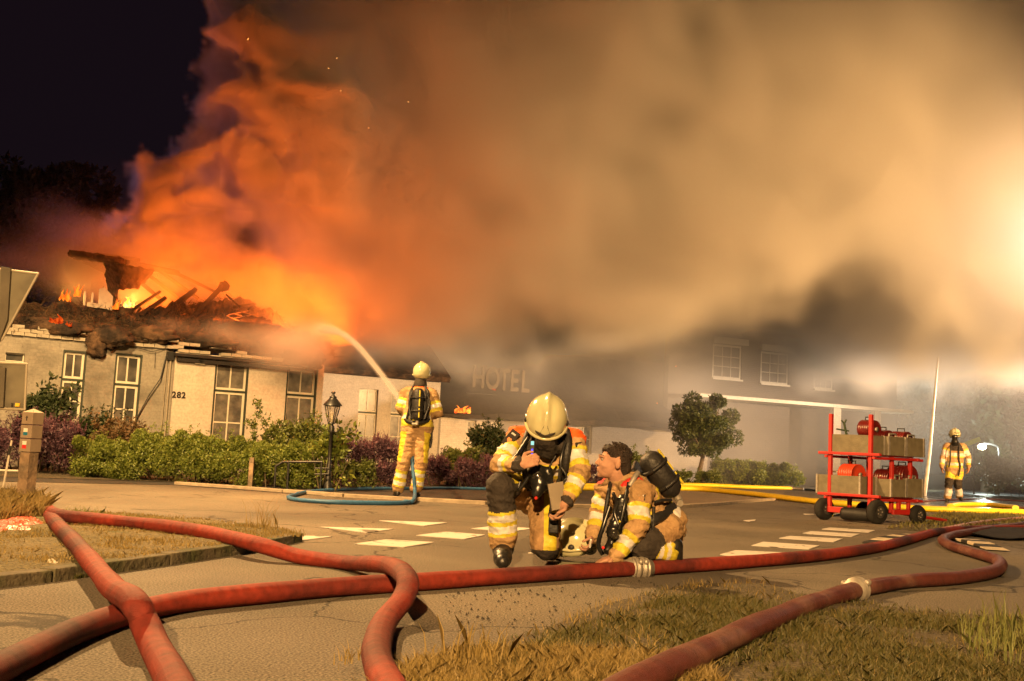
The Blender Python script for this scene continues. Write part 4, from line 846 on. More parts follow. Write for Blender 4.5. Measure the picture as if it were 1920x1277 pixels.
def shrub(name, label, cat, px0, px1, ytop, ybase, Y, lm, n, size, nclump=14, depth=.45, seed=1, spikes=0, sm=None, group=None, ragged=.25, narrow=.45, upb=.3):
    r = np.random.RandomState(seed); a = P(px0, ybase, Y); b = P(px1, ybase, Y); t = P((px0 + px1) / 2, ytop, Y)
    x0, x1 = a.x, b.x; H = t.z; cx = (x0 + x1) / 2; hw = (x1 - x0) / 2
    root = empty(name, (cx, Y, 0)); tag(root, label, cat, group)
    cs = []; rr = []
    for i in range(nclump):
        u = (i + .5) / nclump * 2 - 1 + r.uniform(-.1, .1); z = H * r.uniform(.12, .78) * (1 - .35 * abs(u) ** 3); rad = H * r.uniform(.16, .30)
        cs.append((u * hw * .92, r.uniform(-depth, depth), z)); rr.append((rad * 1.15, rad * 1.1, rad))
    for i in range(nclump): 
        u = r.uniform(-.95, .95); z = H * r.uniform(.72, .93) * (1 - ragged * r.rand()); cs.append((u * hw, r.uniform(-depth, depth) * .8, z)); rr.append((H * .13, H * .13, H * .12))
    V, F = leaves(r, cs, rr, n, size, narrow=narrow, upbias=upb)
    ns_ = max(6, nclump); sp = r.uniform(-1, 1, ns_) * hw; hs = H * r.uniform(.8, 1.16, ns_) * (1 if ragged > .1 else .9); tl = r.randn(ns_, 2) * .12
    k2 = np.repeat(np.arange(ns_), 46); tt = r.rand(len(k2)); pp = np.stack([sp[k2] + tl[k2, 0] * tt * H, tl[k2, 1] * tt, hs[k2] * (.55 + .45 * tt)], 1) + r.randn(len(k2), 3) * size * .45
    V3, F3 = leaves(r, pp, np.full((len(pp), 3), size * .2), len(pp) * 2, size * .9, narrow=narrow); V = np.concatenate([V, V3]); F = np.arange(len(V)).reshape(-1, 4)
    V[:, 2] = np.maximum(V[:, 2], 0.01)
    if spikes:    # upright flower spikes: columns of small leaves
        k = r.randint(0, len(cs), spikes); base = np.array(cs)[k] + np.stack([r.uniform(-.15, .15, spikes), r.uniform(-.15, .15, spikes), np.array(rr)[k, 2] * .6], 1)
        m_ = 16; tt = np.tile(np.linspace(0, 1, m_), spikes); bb = np.repeat(base, m_, 0); ln = np.repeat(H * r.uniform(.10, .24, spikes), m_); tilt = np.repeat(r.randn(spikes, 2) * .3, m_, 0)
        p = bb + np.stack([tilt[:, 0] * tt * ln, tilt[:, 1] * tt * ln, tt * ln], 1); q = r.randn(len(p), 3); q /= np.linalg.norm(q, axis=1)[:, None]; q2 = np.cross(q, r.randn(len(p), 3)); q2 /= np.linalg.norm(q2, axis=1)[:, None]
        s = size * .55 * (1.3 - tt)[:, None]; V2 = np.stack([p - q * s, p + q2 * s * .5, p + q * s, p - q2 * s * .5], 1).reshape(-1, 3); F2 = np.arange(4 * len(p)).reshape(-1, 4) + len(V)
        V = np.concatenate([V, V2]); F = np.concatenate([F, F2]); mi = np.concatenate([np.zeros(len(F) - len(F2)), np.ones(len(F2))])
        link('foliage', np_mesh('foliage', V, F, [lm, sm or lm], mi), root)
    else: link('foliage', np_mesh('foliage', V, F, lm), root)
    mb = MB()
    for i in range(9):
        x = r.uniform(-.8, .8) * hw; mb.cone((x, r.uniform(-.2, .2), 0), (x + r.uniform(-.2, .2), r.uniform(-.3, .3), H * .6), .012, .005, 5, caps=False)
    s_ = mb.build('stems', M_STEM, root); s_['kind'] = 'stuff'; return root
shrub('lavender_bush', 'tall purple flowering bush behind the wooden post at left', 'bush', -80, 150, 778, 892, 18.0, M_LP2, 26000, .05, 16, .5, 2, 220, M_LP, narrow=.3)
shrub('dark_shrub', 'dark broad-leaved shrub against the house wall above the purple bush', 'bush', 52, 118, 728, 800, 18.8, M_LD, 3500, .11, 7, .25, 3)
shrub('dark_shrub', 'low dark shrub under the second tall window', 'bush', 112, 215, 770, 840, 18.9, M_LD, 5000, .07, 8, .25, 33)
shrub('rusty_shrub', 'rusty brown hydrangea-like shrub below the second tall window', 'bush', 165, 262, 780, 870, 18.4, M_LR, 7000, .06, 8, .3, 4)
GR = 'bright green hedge along the house front'
shrub('green_shrub', 'bright green shrub at the left end of the hedge, beside the purple bush', 'bush', 138, 262, 818, 908, 17.4, M_LG, 32000, .036, 20, .45, 5)
shrub('green_shrub', 'bright green shrub below the house number', 'bush', 245, 370, 808, 908, 17.3, M_LG, 34000, .036, 20, .45, 6)
shrub('green_shrub', 'bright green shrub below the first pale-wall window', 'bush', 355, 462, 812, 908, 17.2, M_LG, 32000, .036, 18, .45, 7)
shrub('green_shrub', 'bright green shrub around the black bike rack', 'bush', 460, 600, 828, 912, 17.0, M_LG, 34000, .036, 20, .45, 8)
shrub('dark_rose_bush', 'tall loose olive shrub rising between the two pale-wall windows', 'bush', 462, 600, 768, 850, 18.0, M_LO, 7000, .06, 9, .35, 9, ragged=.5)
shrub('ivy_sprig', 'light green leaves growing round the lantern pole', 'plant', 602, 642, 800, 850, 16.6, M_LG, 350, .10, 3, .12, 10)
shrub('purple_shrub', 'purple flowering shrub between the lantern and the standing firefighter', 'bush', 612, 755, 818, 910, 18.3, M_LP2, 24000, .042, 12, .45, 11, 320, M_LP, narrow=.3)
shrub('mixed_shrub', 'green patch of leaves within the purple flowers left of the fireman', 'bush', 640, 700, 862, 905, 17.9, M_LO, 2600, .05, 5, .3, 12)
shrub('purple_shrub', 'low purple flowering shrub right of the standing firefighter', 'bush', 790, 932, 852, 910, 21.0, M_LP2, 20000, .045, 12, .5, 13, 260, M_LP, narrow=.3)
shrub('mixed_shrub', 'green leafy plants in front of the low white gable wall', 'bush', 826, 905, 838, 895, 22.0, M_LO, 4500, .07, 8, .4, 14, ragged=.5)
shrub('ivy_shrub', 'dark green climber on the hotel wall behind the kneeling firefighter', 'bush', 888, 950, 792, 912, 24.5, M_LD, 7000, .09, 10, .3, 15, ragged=.5)
shrub('purple_shrub', 'reddish low plants between the two kneeling firefighters', 'bush', 1082, 1150, 872, 908, 30.0, M_LP2, 6000, .05, 6, .4, 16, 60, M_LP)
shrub('green_shrub', 'small leafy shrub beside the kneeling man\'s air cylinder', 'bush', 1172, 1215, 842, 908, 32, M_LO, 1500, .08, 4, .3, 17, ragged=.6)
shrub('olive_shrub', 'brownish shrub at the foot of the small round tree', 'bush', 1262, 1350, 884, 911, 32.4, M_LO, 7000, .07, 8, .5, 18)
shrub('round_hedge', 'low rounded yellow-green hedge right of the small tree', 'hedge', 1330, 1492, 866, 908, 34.6, M_LG, 42000, .085, 30, .7, 19, ragged=.05)
shrub('distant_shrub', 'dim shrub beyond the walking firefighter', 'bush', 1830, 1960, 850, 930, 40.0, M_LD, 4000, .14, 8, .8, 20, ragged=.5)
# the small round tree
def tree(label, px, pyc, rpx, ybase, Y, lm, n, size, seed, nclump=34, sq=.9, trunk=0.07, lobes=0.3):
    r = np.random.RandomState(seed); c = P(px, pyc, Y); base = P(px - 12, ybase, Y); base.z = 0; Rr = rpx * Y / F_PX
    root = empty('tree', base); tag(root, label, 'tree'); c = c - base
    cs = []; rr = []
    for i in range(nclump):
        d = r.randn(3); d /= np.linalg.norm(d); k = r.uniform(.35, .95); cs.append((c.x + d[0] * Rr * k, c.y + d[1] * Rr * k, c.z + d[2] * Rr * k * sq)); q = Rr * r.uniform(.13, .30); rr.append((q, q, q * .85))
    V, F = leaves(r, cs, rr, n, size, narrow=.4); link('crown', np_mesh('crown', V, F, lm), root)
    mb = MB(); fork = Vector((c.x, c.y, c.z - Rr * .75)); mb.tube(catmull([(0, 0, 0), (c.x * .3, .02, fork.z * .5), tuple(fork)], 5), [trunk * (1.25 - .5 * i / 10) for i in range(11)], 9)
    tr = mb.build('trunk', mat('bark', (.10, .075, .05), .9, var=.4, vscale=14, bump=1), root)
    mb = MB()
    for i in range(12): q = cs[i * 2 % len(cs)]; mb.cone(fork - Vector((0, 0, .05)), q, trunk * .5, trunk * .12, 6, caps=False)
    b = mb.build('limbs', _M['bark'], root); b['kind'] = 'stuff'; return root
tree('small round-crowned tree standing in the haze before the hotel', 1322, 800, 62, 905, 32.8, leaf_mat('crown_leaf', (0.035, 0.055, 0.012), (0.07, 0.09, 0.02)), 26000, .095, 21, 64, 1.0, .075)
M_FT = leaf_mat('night_leaf', (0.03, 0.035, 0.015), (0.06, 0.06, 0.03))
tree('tall dim tree behind the burning house, leftmost', 20, 440, 130, 800, 36.0, M_FT, 9000, .22, 22, 40, 1.1, .2)
tree('tall dim tree behind the burning house beside the smoke', 120, 400, 105, 800, 37.5, M_FT, 9000, .22, 23, 40, 1.3, .2)
for i, (px, py, rp, Y, l) in enumerate(((1420, 650, 90, 56, 'dark tree crown behind the hotel roof'), (1600, 640, 110, 58, 'large dark tree right of the hotel block'), (1730, 740, 100, 52, 'dark tree behind the flagpole'), (1860, 800, 95, 48, 'dark tree behind the small bright lamp'), (1960, 740, 120, 55, 'dark tree at the right frame edge'))):
    tree(l, px, py, rp, 880, Y, M_LD, 9000, .3, 30 + i, 40, 1.0, .2)
# grass blades
def blades(name, pts, h, wd, m, label, seed, dens_fn=None, bend=.5):
    r = np.random.RandomState(seed); n = len(pts); hh = h * (.35 + r.rand(n) ** 1.5) ; a = r.rand(n) * 6.28; t = r.randn(n, 2) * bend
    s = np.stack([np.cos(a), np.sin(a), np.zeros(n)], 1) * (wd * (.6 + r.rand(n)))[:, None]; p = pts
    top = p + np.stack([t[:, 0] * hh, t[:, 1] * hh, hh], 1); mid = p + np.stack([t[:, 0] * hh * .3, t[:, 1] * hh * .3, hh * .6], 1)
    V = np.stack([p - s, p + s, mid + s * .6, top, mid - s * .6], 1).reshape(-1, 3); F = np.arange(5 * n).reshape(-1, 5)
    o = link(name, np_mesh(name, V, F, m)); tag(o, label, kind='stuff'); return o
def inpoly(x, y, poly):
    c = np.zeros(len(x), bool); j = len(poly) - 1
    for i in range(len(poly)):
        xi, yi = poly[i][0], poly[i][1]; xj, yj = poly[j][0], poly[j][1]
        c ^= ((yi > y) != (yj > y)) & (x < (xj - xi) * (y - yi) / (yj - yi + 1e-12) + xi); j = i
    return c
def scatter(poly, n, seed, z=0.0, clump=.5, thr=.4, edge=None):
    r = np.random.RandomState(seed); xs = [p[0] for p in poly]; ys = [p[1] for p in poly]
    x = r.uniform(min(xs), max(xs), n); y = r.uniform(min(ys), max(ys), n); k = inpoly(x, y, poly); x = x[k]; y = y[k]
    f = fbm((x, y, x * 0), 1.0 / clump, 3, seed + 5); k = f + r.rand(len(x)) * .35 > thr; return np.stack([x[k], y[k], np.full(k.sum(), z)], 1)
M_GRY = leaf_mat('dry_yellow_grass', (0.17, 0.125, 0.04), (0.30, 0.22, 0.08), .3); M_GRG = leaf_mat('dull_green_grass', (0.045, 0.055, 0.014), (0.13, 0.105, 0.035), .3)
bp_ = [tuple(p)[:2] for p in bank_poly]
near = [tuple(G(x, y))[:2] for x, y in ((680, 1320), (760, 1262), (850, 1240), (1000, 1232), (1150, 1240), (1300, 1248), (1360, 1300))]
inner = [tuple(G(x, y))[:2] for x, y in ((900, 1265), (1000, 1215), (1100, 1175), (1250, 1128), (1400, 1120), (1560, 1140), (1700, 1160), (2000, 1180), (2050, 1320), (900, 1320))]
blades('grass', scatter(bp_, 60000, 41, .01, .5, .78), .028, .0022, M_GRG, 'short dull grass on the near right verge', 42)
blades('grass', scatter(inner, 190000, 43, .01, .4, .66), .036, .0018, M_GRG, 'rougher shaded grass on both sides of the maroon hose', 44)
blades('grass', scatter(bp_, 26000, 47, .01, .3, .76), .04, .002, M_GRY, 'scattered dry blades on the near right verge', 48)
blades('grass', scatter(near, 34000, 45, .005, .4, .44), .055, .0018, M_GRY, 'dry yellow grass fringe at the bottom edge', 46)
tuft = [tuple(G(x, y))[:2] for x, y in ((1790, 1190), (1850, 1170), (2000, 1175), (2000, 1260), (1820, 1250))]
blades('tall_grass', scatter(tuft, 1500, 49, .01, .3, .5), .15, .0018, leaf_mat('fresh_tall_grass', (0.10, 0.12, 0.03), (0.20, 0.21, 0.06)), 'tall fresh grass tuft at the lower right edge', 50, bend=.25)
isl = [tuple(p)[:2] for p in isl_front + isl_back]
blades('grass', scatter(isl, 60000, 51, .06, .3, .62), .022, .003, M_GRY, 'short dry grass on the left verge island', 52)
post_g = [tuple(G(x, y))[:2] for x, y in ((-120, 985), (-60, 950), (60, 948), (88, 965), (80, 985), (0, 996))]
blades('tall_grass', scatter(post_g, 14000, 53, .06, .3, .35), .13, .004, M_GRY, 'long dry grass round the foot of the wooden post', 54, bend=.6)
for k, (x, y, hgt, sp, nn) in enumerate(((492, 1003, .22, 14, 45), (470, 1006, .10, 20, 60), (160, 986, .09, 22, 160), (555, 1018, .05, 8, 60), (650, 1270, .06, 8, 30), (880, 1262, .10, 30, 120))):
    c = G(x, y); q = np.array([[c.x, c.y, .05]]) + np.random.RandomState(k).randn(nn, 3) * np.array([sp * c.y / F_PX, .06, 0]); blades('grass_tuft', q, hgt, .0022, M_GRY if k != 2 else M_LG, ('tall seeding grass tuft behind the curved hose', 'low tuft beside the seeding grass', 'green tuft by the red scrap', 'moss tuft at the tip of the verge kerb', 'tiny tuft on the road edge', 'dry tuft at the bottom fringe')[k], 60 + k, bend=.3)
fp = [tuple(p)[:2] for p in far_poly]
blades('grass', scatter(fp, 42000, 71, .01, .6, .45), .06, .006, leaf_mat('mown_grass', (0.10, 0.10, 0.02), (0.20, 0.17, 0.05)), 'short yellow-green grass beside the trolley', 72)
edge_l = np.array([G(x, 0, 0) for x in ()]) 
kk = np.random.RandomState(5); ke = [G(140 + 400 * t, 1083 - 62 * t + 3) for t in kk.rand(700)]
blades('moss', np.array([tuple(p + Vector((0, kk.randn() * .012, 0))) for p in ke]), .03, .003, M_GRG, 'moss and weeds along the foot of the verge kerb', 73)
# grit on the worn asphalt
gp = scatter([tuple(G(x, y))[:2] for x, y in ((820, 1120), (960, 1098), (1200, 1090), (1330, 1110), (1200, 1180), (1000, 1200), (850, 1170))], 2600, 81, 0.004, .4, .70)
r = np.random.RandomState(82); n = len(gp); s = .002 + .009 * r.rand(n) ** 5; base = np.array([(1, 0, 0), (-.5, .87, 0), (-.5, -.87, 0), (0, 0, 1.1)]); V = (gp[:, None, :] + base[None] * s[:, None, None] * (1 + .4 * r.randn(n, 4, 1))).reshape(-1, 3)
F = (np.array([(0, 1, 3), (1, 2, 3), (2, 0, 3)])[None] + 4 * np.arange(n)[:, None, None]).reshape(-1, 3); tag(link('grit', np_mesh('grit', V, F, mat('dark_grit', (.035, .03, .025), .9))), 'dark grit and crumbs scattered on the worn asphalt', kind='stuff')
# ---------------------------------------------------------------- firefighters
M_GOLD = mat('fluorescent_yellow_tape', (0.47, 0.39, 0.03), 0.6, var=0.25, vscale=20, bump=.2)
M_SILV = mat('reflective_tape', (0.50, 0.48, 0.46), 0.5, var=0.14, vscale=18, bump=.2, spec=.6)
M_KNEE = mat('black_knee_patch', (0.028, 0.022, 0.018), 0.85, var=.3, vscale=20, bump=.5)
M_ORAN = mat('orange_yoke_cloth', (0.75, 0.10, 0.012), 0.75, var=.15, bump=.3)
M_REDY = mat('red_yoke_cloth', (0.50, 0.022, 0.018), 0.7, var=.15, bump=.3)
M_SKIN = mat('warm_skin', (0.36, 0.20, 0.135), 0.7, spec=.2, var=.16, vscale=18, bump=.15, bscale=90)
M_HELM = mat('cream_helmet_shell', (0.44, 0.42, 0.25), 0.16, spec=.7, var=.05, vscale=6, coat=.6, bump=0)
M_GEAR = mat('black_harness', (0.014, 0.013, 0.013), 0.55, var=.3, vscale=15, bump=.3)
M_RUBB = mat('black_mask_rubber', (0.010, 0.010, 0.010), 0.3, spec=.6, var=.3)
M_BOOT = mat('black_boot_leather', (0.013, 0.012, 0.011), 0.38, spec=.5, var=.3, vscale=15, bump=.3)
M_HAIR = mat('dark_brown_hair', (0.022, 0.013, 0.009), 0.6, var=.5, vscale=60, bump=.8, bscale=120)
M_VISR = mat('smoked_visor', (0.02, 0.018, 0.015), 0.08, spec=.8, var=.1)
def blob(cones, voxel, smooth=4, wr=0.0, wf=12.0, seed=0):
    """one continuous surface grown over rounded cones (a,b,ra,rb) and ellipsoids (c,rx,ry,rz,M)"""
    mb = MB()
    for c in cones:
        if len(c) == 5: mb.sphere(c[0], 1, 18, 12, M=(c[4] @ Matrix.Diagonal((c[1], c[2], c[3])) if c[4] is not None else Matrix.Diagonal((c[1], c[2], c[3])))); continue
        a, b, ra, rb = c; a = Vector(a); b = Vector(b)
        mb.sphere(a, ra, 14, 8); mb.sphere(b, rb, 14, 8); mb.cone(a, b, ra, rb, 14)
    me = mb.mesh('tmp', []); me.materials.clear(); o = bpy.data.objects.new('tmp', me); COL.objects.link(o)
    m = o.modifiers.new('r', 'REMESH'); m.mode = 'VOXEL'; m.voxel_size = voxel; m.use_smooth_shade = True
    s = o.modifiers.new('s', 'SMOOTH'); s.factor = .5; s.iterations = smooth
    bpy.context.view_layer.update(); out = bpy.data.meshes.new_from_object(o.evaluated_get(bpy.context.evaluated_depsgraph_get())); bpy.data.objects.remove(o)
    if wr:
        n = len(out.vertices); co = np.empty(n * 3, np.float32); out.vertices.foreach_get('co', co); co = co.reshape(-1, 3); no = np.empty(n * 3, np.float32); out.vertices.foreach_get('normal', no); no = no.reshape(-1, 3)
        x, y, z = co.T + 10 + seed; w1 = fbm((x + .3 * z, y, z * 1.6), wf, 3, 200 + seed) - .5; w2 = np.abs(fbm((x * .6, y * .6, z * 2.4), wf * .9, 2, 220 + seed) - .5)
        w3 = np.abs(fbm((x + z, y - z * .5, z * .7), wf * 2.3, 2, 240 + seed) - .5); co += no * ((w1 * 1.8 - w2 * 2.8 - w3 * 1.3 + .35) * wr)[:, None]; out.vertices.foreach_set('co', co.ravel()); out.update()
    return out
def paint(me, segs, mats, default=0):
    """material per face from the nearest limb segment: segs = [(a,b,r,fn)], fn(t,p)->index array"""
    me.materials.clear()
    for m in mats: me.materials.append(m)
    n = len(me.polygons); c = np.empty(n * 3, np.float32); me.polygons.foreach_get('center', c); c = c.reshape(-1, 3); best = np.full(n, 1e9); idx = np.full(n, default, np.int32)
    for a, b, r, fn in segs:
        a = np.array(a); b = np.array(b); d = b - a; t = np.clip(((c - a) @ d) / (d @ d), 0, 1); dist = np.linalg.norm(c - (a + t[:, None] * d), axis=1) - r
        tt = ((c - a) @ d) / (d @ d); v = fn(tt, c); k = dist < best; best[k] = dist[k]; idx[k] = v[k]
    me.polygons.foreach_set('material_index', idx); me.polygons.foreach_set('use_smooth', np.ones(n, bool)); me.update()
def bands(*bs, base=0):
    def fn(t, p):
        o = np.full(len(t), base, np.int32)
        for t0, t1, m in bs: o[(t >= t0) & (t < t1)] = m
        return o
    return fn
def frame(fwd, up=(0, 0, 1)):
    y = Vector(fwd).normalized(); x = y.cross(Vector(up)).normalized(); z = x.cross(y); return Matrix((x, y, z)).transposed()
def helmet(parent, c, fwd, up, s=1.0, name='helmet', visor=True, cat=None, label=None):
    """glossy full-shell helmet: ridge over the crown, brow recess, low sides and neck guard"""
    Fm = frame(fwd, up); mb = MB(); n, m_ = 48, 30; V = []; keep = []
    for j in range(m_ + 1):
        ph = math.pi * (j / m_) - math.pi / 2
        for k in range(n):
            a = 2 * math.pi * k / n; x = math.cos(ph) * math.cos(a); y = math.cos(ph) * math.sin(a); z = math.sin(ph)
            X = x * .128; Y = y * .152; Z = z * .135
            zc = -.015 if y > .55 else (-.10 if y < -.2 else -.055 - .035 * (1 - max(0, y)))
            Z = max(Z, zc)
            if z < -.25: X *= 1.04; Y *= 1.02
            r = math.exp(-(X / .017) ** 2) * max(0, z + .25) ; Z += .013 * r * (1 if z > 0 else .3); Y += .010 * r * (y)
            g_ = math.exp(-((abs(X) - .034) / .016) ** 2) * max(0, min(1, z)) * max(0, y + .2); Z -= .012 * g_; Y -= .008 * g_
            if y > .6 and -.12 < Z < .045 : Y += .012 * (1 - abs(Z - .005) / .06)
            V.append(Vector((X, Y, Z)) * s)
    mb.add([c + Fm @ v for v in V], [(j * n + k, j * n + (k + 1) % n, (j + 1) * n + (k + 1) % n, (j + 1) * n + k) for j in range(m_) for k in range(n)], 0, True)
    o = mb.build(name, M_HELM, parent)
    t = MB(); ring = []
    for k in range(33):
        a = -0.35 + (math.pi + .7) * k / 32; ring.append(c + Fm @ (Vector((math.cos(a) * .127, math.sin(a) * .163, -.018 - .03 * (1 - max(0, math.sin(a))))) * s))
    t.tube(ring, .011 * s, 8); t.build('brim', M_HELM, o)
    e = MB(); pl = [(-.034, .0), (.034, 0), (.010, .062), (-.010, .062)]
    q = [c + Fm @ (Vector((x, .158 - z * .38, .012 + z)) * s) for x, z in pl]; q2 = [c + Fm @ (Vector((x * .8, .150 - z * .38, .01 + z)) * s) for x, z in pl]
    e.add(q + q2, [(0, 1, 2, 3), (7, 6, 5, 4), (0, 4, 5, 1), (1, 5, 6, 2), (2, 6, 7, 3), (3, 7, 4, 0)]); e.build('front_badge', M_KNEE, o)
    e = MB(); e.tube([c + Fm @ (Vector((math.cos(a) * .10, math.sin(a) * .160, .010 + .014 * abs(math.cos(a)))) * s) for a in [0.7 + (math.pi - 1.4) * k / 14 for k in range(15)]], .011 * s, 6); e.build('brow_slot', M_KNEE, o)
    for sg in (-1, 1):
        e = MB(); e.sphere(c + Fm @ (Vector((sg * .127, .01, -.03)) * s), .022 * s, 12, 8, M=(Fm @ Matrix.Diagonal((.5, 1, 1)))); e.build('visor_knob', M_GEAR, o)
    return o
def hand(wrist, d, n, sgn=1, curl=.5, s=1.0, spread=.10):
    """palm, four bent fingers of unequal length and a thumb leaving the side of the palm; returns rounded cones"""
    d = Vector(d).normalized(); n = Vector(n); n = (n - d * n.dot(d)).normalized(); sd = d.cross(n).normalized() * sgn; L = []; w = Vector(wrist)
    L.append((w - d * .03 * s, w + d * .02 * s, .028 * s, .030 * s)); fl = (.070, .080, .076, .060)
    for i in range(4):
        off = sd * ((1.5 - i) * .0195 * s); k = w + d * (.088 - .006 * abs(i - 1.2)) * s + off; L.append((w + d * .015 * s + off * .6, k, .017 * s, .0125 * s))
        a = curl * .6; dr = (d + sd * spread * (1.5 - i) * .5).normalized(); p = k
        for j, fr in enumerate((.45, .30, .25)):
            v = (dr * math.cos(a) + n * math.sin(a)).normalized(); e = p + v * fl[i] * fr * 1.05 * s; L.append((p, e, (.0098 - j * .001) * s, (.0090 - j * .001) * s)); p = e; a += curl * (1.0 if j == 0 else .8)
    b = w + d * .022 * s + sd * .026 * s; m1 = b + (d * .6 + sd * .75 + n * .25).normalized() * .042 * s; m2 = m1 + (d * .85 + sd * .2 + n * .4 * (1 + curl)).normalized() * .032 * s; m3 = m2 + (d * .9 - sd * .1 + n * .5 * (1 + curl)).normalized() * .026 * s
    L += [(b - sd * .01 * s, m1, .017 * s, .0125 * s), (m1, m2, .0115 * s, .0105 * s), (m2, m3, .0105 * s, .009 * s)]
    return L
def head_cones(c, Fm, s=1.0):
    q = lambda x, y, z: c + Fm @ (Vector((x, y, z)) * s); L = []
    def el(x, y, z, a, b, d): L.append((q(x, y, z), a * s, b * s, d * s, Fm))
    el(0, -.012, .035, .076, .097, .085); el(0, .030, -.022, .062, .070, .085); el(0, .048, -.075, .044, .046, .034); el(0, .078, -.094, .018, .016, .016)
    L.append((q(0, .094, .018), q(0, .113, -.022), .008 * s, .0115 * s)); L.append((q(-.012, .101, -.026), q(.012, .101, -.026), .0085 * s, .0085 * s))
    for sg in (-1, 1):
        L.append((q(sg * .010, .097, .030), q(sg * .042, .082, .026), .011 * s, .010 * s)); el(sg * .038, .052, -.030, .024, .030, .026)
        el(sg * .078, -.012, -.005, .010, .020, .032)
    L.append((q(-.018, .094, -.052), q(.018, .094, -.052), .0085 * s, .0085 * s)); L.append((q(-.016, .092, -.066), q(.016, .092, -.066), .009 * s, .009 * s))
    return L
def flatband(parent, pts, wdt, name='strap', m=None, th=.006, up=(0, -1, 0)):
    mb = MB(); mb.tube(catmull(pts, 5), wdt / 2, 8, flat=th / wdt * 2, up=up); return mb.build(name, m or M_GEAR, parent)
def cord(parent, pts, r, name='air_hose', m=None):
    mb = MB(); mb.tube(catmull(pts, 6), r, 8); return mb.build(name, m or M_RUBB, parent)
def cylinder_pack(parent, a, b, r, up):
    """air cylinder on a backplate, domed ends, yellow stripe, valve"""
    a = Vector(a); b = Vector(b); d = (b - a).normalized(); q = frame(up, d); L_ = (b - a).length   # local z along cylinder, y = outwards
    prof = [(0, 0), (r * .45, .01), (r * .8, .035), (r, .08), (r, L_ - .07), (r * .85, L_ - .03), (r * .5, L_ - .004), (0, L_)]
    mb = MB(); mb.lathe(prof, a, 24, M=q); o = mb.build('air_cylinder', M_GEAR, parent)
    mb = MB(); 
    for t0, t1 in ((.10, .38), (.44, .92)): mb.tube([a + q @ Vector((-r * .35, r * .96, L_ * t)) for t in (t0, (t0 + t1) / 2, t1)], .010, 6)
    y = mb.build('yellow_stripe', M_GOLD, o); y['kind'] = 'stuff'
    mb = MB(); mb.cone(a - d * .05, a + d * .01, .022, .026, 10); mb.cone(a - d * .04, a - d * .04 + q @ Vector((.07, .01, 0)), .018, .022, 10); mb.build('valve', M_ALU, o)
    mb = MB(); mb.box((-.11, -r - .045, .03), (.11, -r - .015, L_ * .95), Matrix.Translation(a) @ q.to_4x4()); bevel(mb.build('backplate', M_GEAR, parent), .01)
    for t in (.3, .7):
        mb = MB(); ring = [a + q @ Vector((math.cos(x) * (r + .005), math.sin(x) * (r + .005), L_ * t)) for x in [k * 6.2832 / 20 for k in range(21)]]; mb.tube(ring, .014, 6, flat=1, up=d); mb.build('cylinder_strap', M_GEAR, parent)
    return o
def boot(parent, ankle, toe, r=.055, name='boot', sole_up=(0, 0, 1)):
    a = Vector(ankle); t = Vector(toe); d = (t - a); u = Vector(sole_up); L_ = [(a + u * .10, a, r * 1.05, r), (a - d * .12 - u * .02, t - d * .2, r * .85, r * .80), (t - d * .3, t, r * .85, r * .62), (a - d * .2 - u * .045, t - u * .0, r * .6, r * .5)]
    me = blob(L_, .009, 3); me.materials.clear(); me.materials.append(M_BOOT); return link(name, me, parent)
class Fig:
    def __init__(s, name, base, label, vox, sc=1.0):
        s.b = Vector((base.x, base.y, 0)); s.root = empty('person', s.b); tag(s.root, label, 'person'); s.vox = vox
    def p(s, x, y, Y): return P(x, y, Y) - s.b
def body_under(f, torso, limbs, head, extra, vox, k=.62):
    cones = [(a, b, ra * k, rb * k) for a, b, ra, rb in torso + limbs] + extra
    me = blob(cones + head, vox, 2); me.materials.clear(); me.materials.append(M_SKIN); return link('body', me, f.root)
MATS = [M_TAN, M_GOLD, M_SILV, M_KNEE, M_ORAN, M_REDY, M_GEAR]
TAN, GOLD, SILV, KNEE, ORAN, REDY, BLK_ = range(7)
def crest_patch(f, c, nrm, up, w=.05, h=.075):
    q = frame(nrm, up); mb = MB(); M4 = Matrix.Translation(c) @ q.to_4x4(); mb.box((-w / 2, -.004, -h / 2), (w / 2, .006, h / 2), M4); o = bevel(mb.build('shoulder_patch', M_KNEE, f.root), .003)
    mb = MB(); mb.prism([(0, -.018), (.015, -.004), (.016, .010), (.008, .015), (0, .010), (-.008, .015), (-.016, .010), (-.015, -.004)], Matrix.Translation(c) @ q.to_4x4() @ Matrix.Translation((0, 0, -h * .12)), .0062, .009); mb.build('heart_crest', mat('copper_thread', (.75, .22, .08), .7), o)
    mb = MB(); mb.box((-.017, .0062, h * .22), (.017, .009, h * .32), M4); mb.build('name_strip', M_SILV, o); return o

# ===== kneeling firefighter in a helmet, one knee up
f = Fig('k1', G(985, 1048), 'kneeling firefighter in cream helmet, head bowed, holding a notebook', .010); p = f.p
pel = p(1000, 922, 7.42); che = p(1020, 862, 7.22); nec = p(1024, 822, 7.10)
shR = p(972, 822, 7.15); elR = p(936, 872, 6.98); wrR = p(972, 872, 6.84)
shL = p(1076, 826, 7.15); elL = p(1088, 888, 7.0); wrL = p(1062, 938, 6.88)
hiR = p(975, 922, 7.38); knR = p(938, 912, 6.92); anR = p(944, 1012, 6.98)
hiL = p(1022, 932, 7.38); knL = p(1022, 1022, 7.02); anL = p(1034, 1028, 7.50)
torso = [(pel, che, .15, .165), (p(990, 900, 7.35), p(992, 850, 7.2), .13, .13), (p(1050, 900, 7.35), p(1052, 850, 7.2), .13, .13), (shR, shL, .088, .088), (nec, che, .09, .15)]
arms = [(shR, elR, .082, .072), (elR, wrR, .071, .058), (shL, elL, .082, .071), (elL, wrL, .070, .056)]
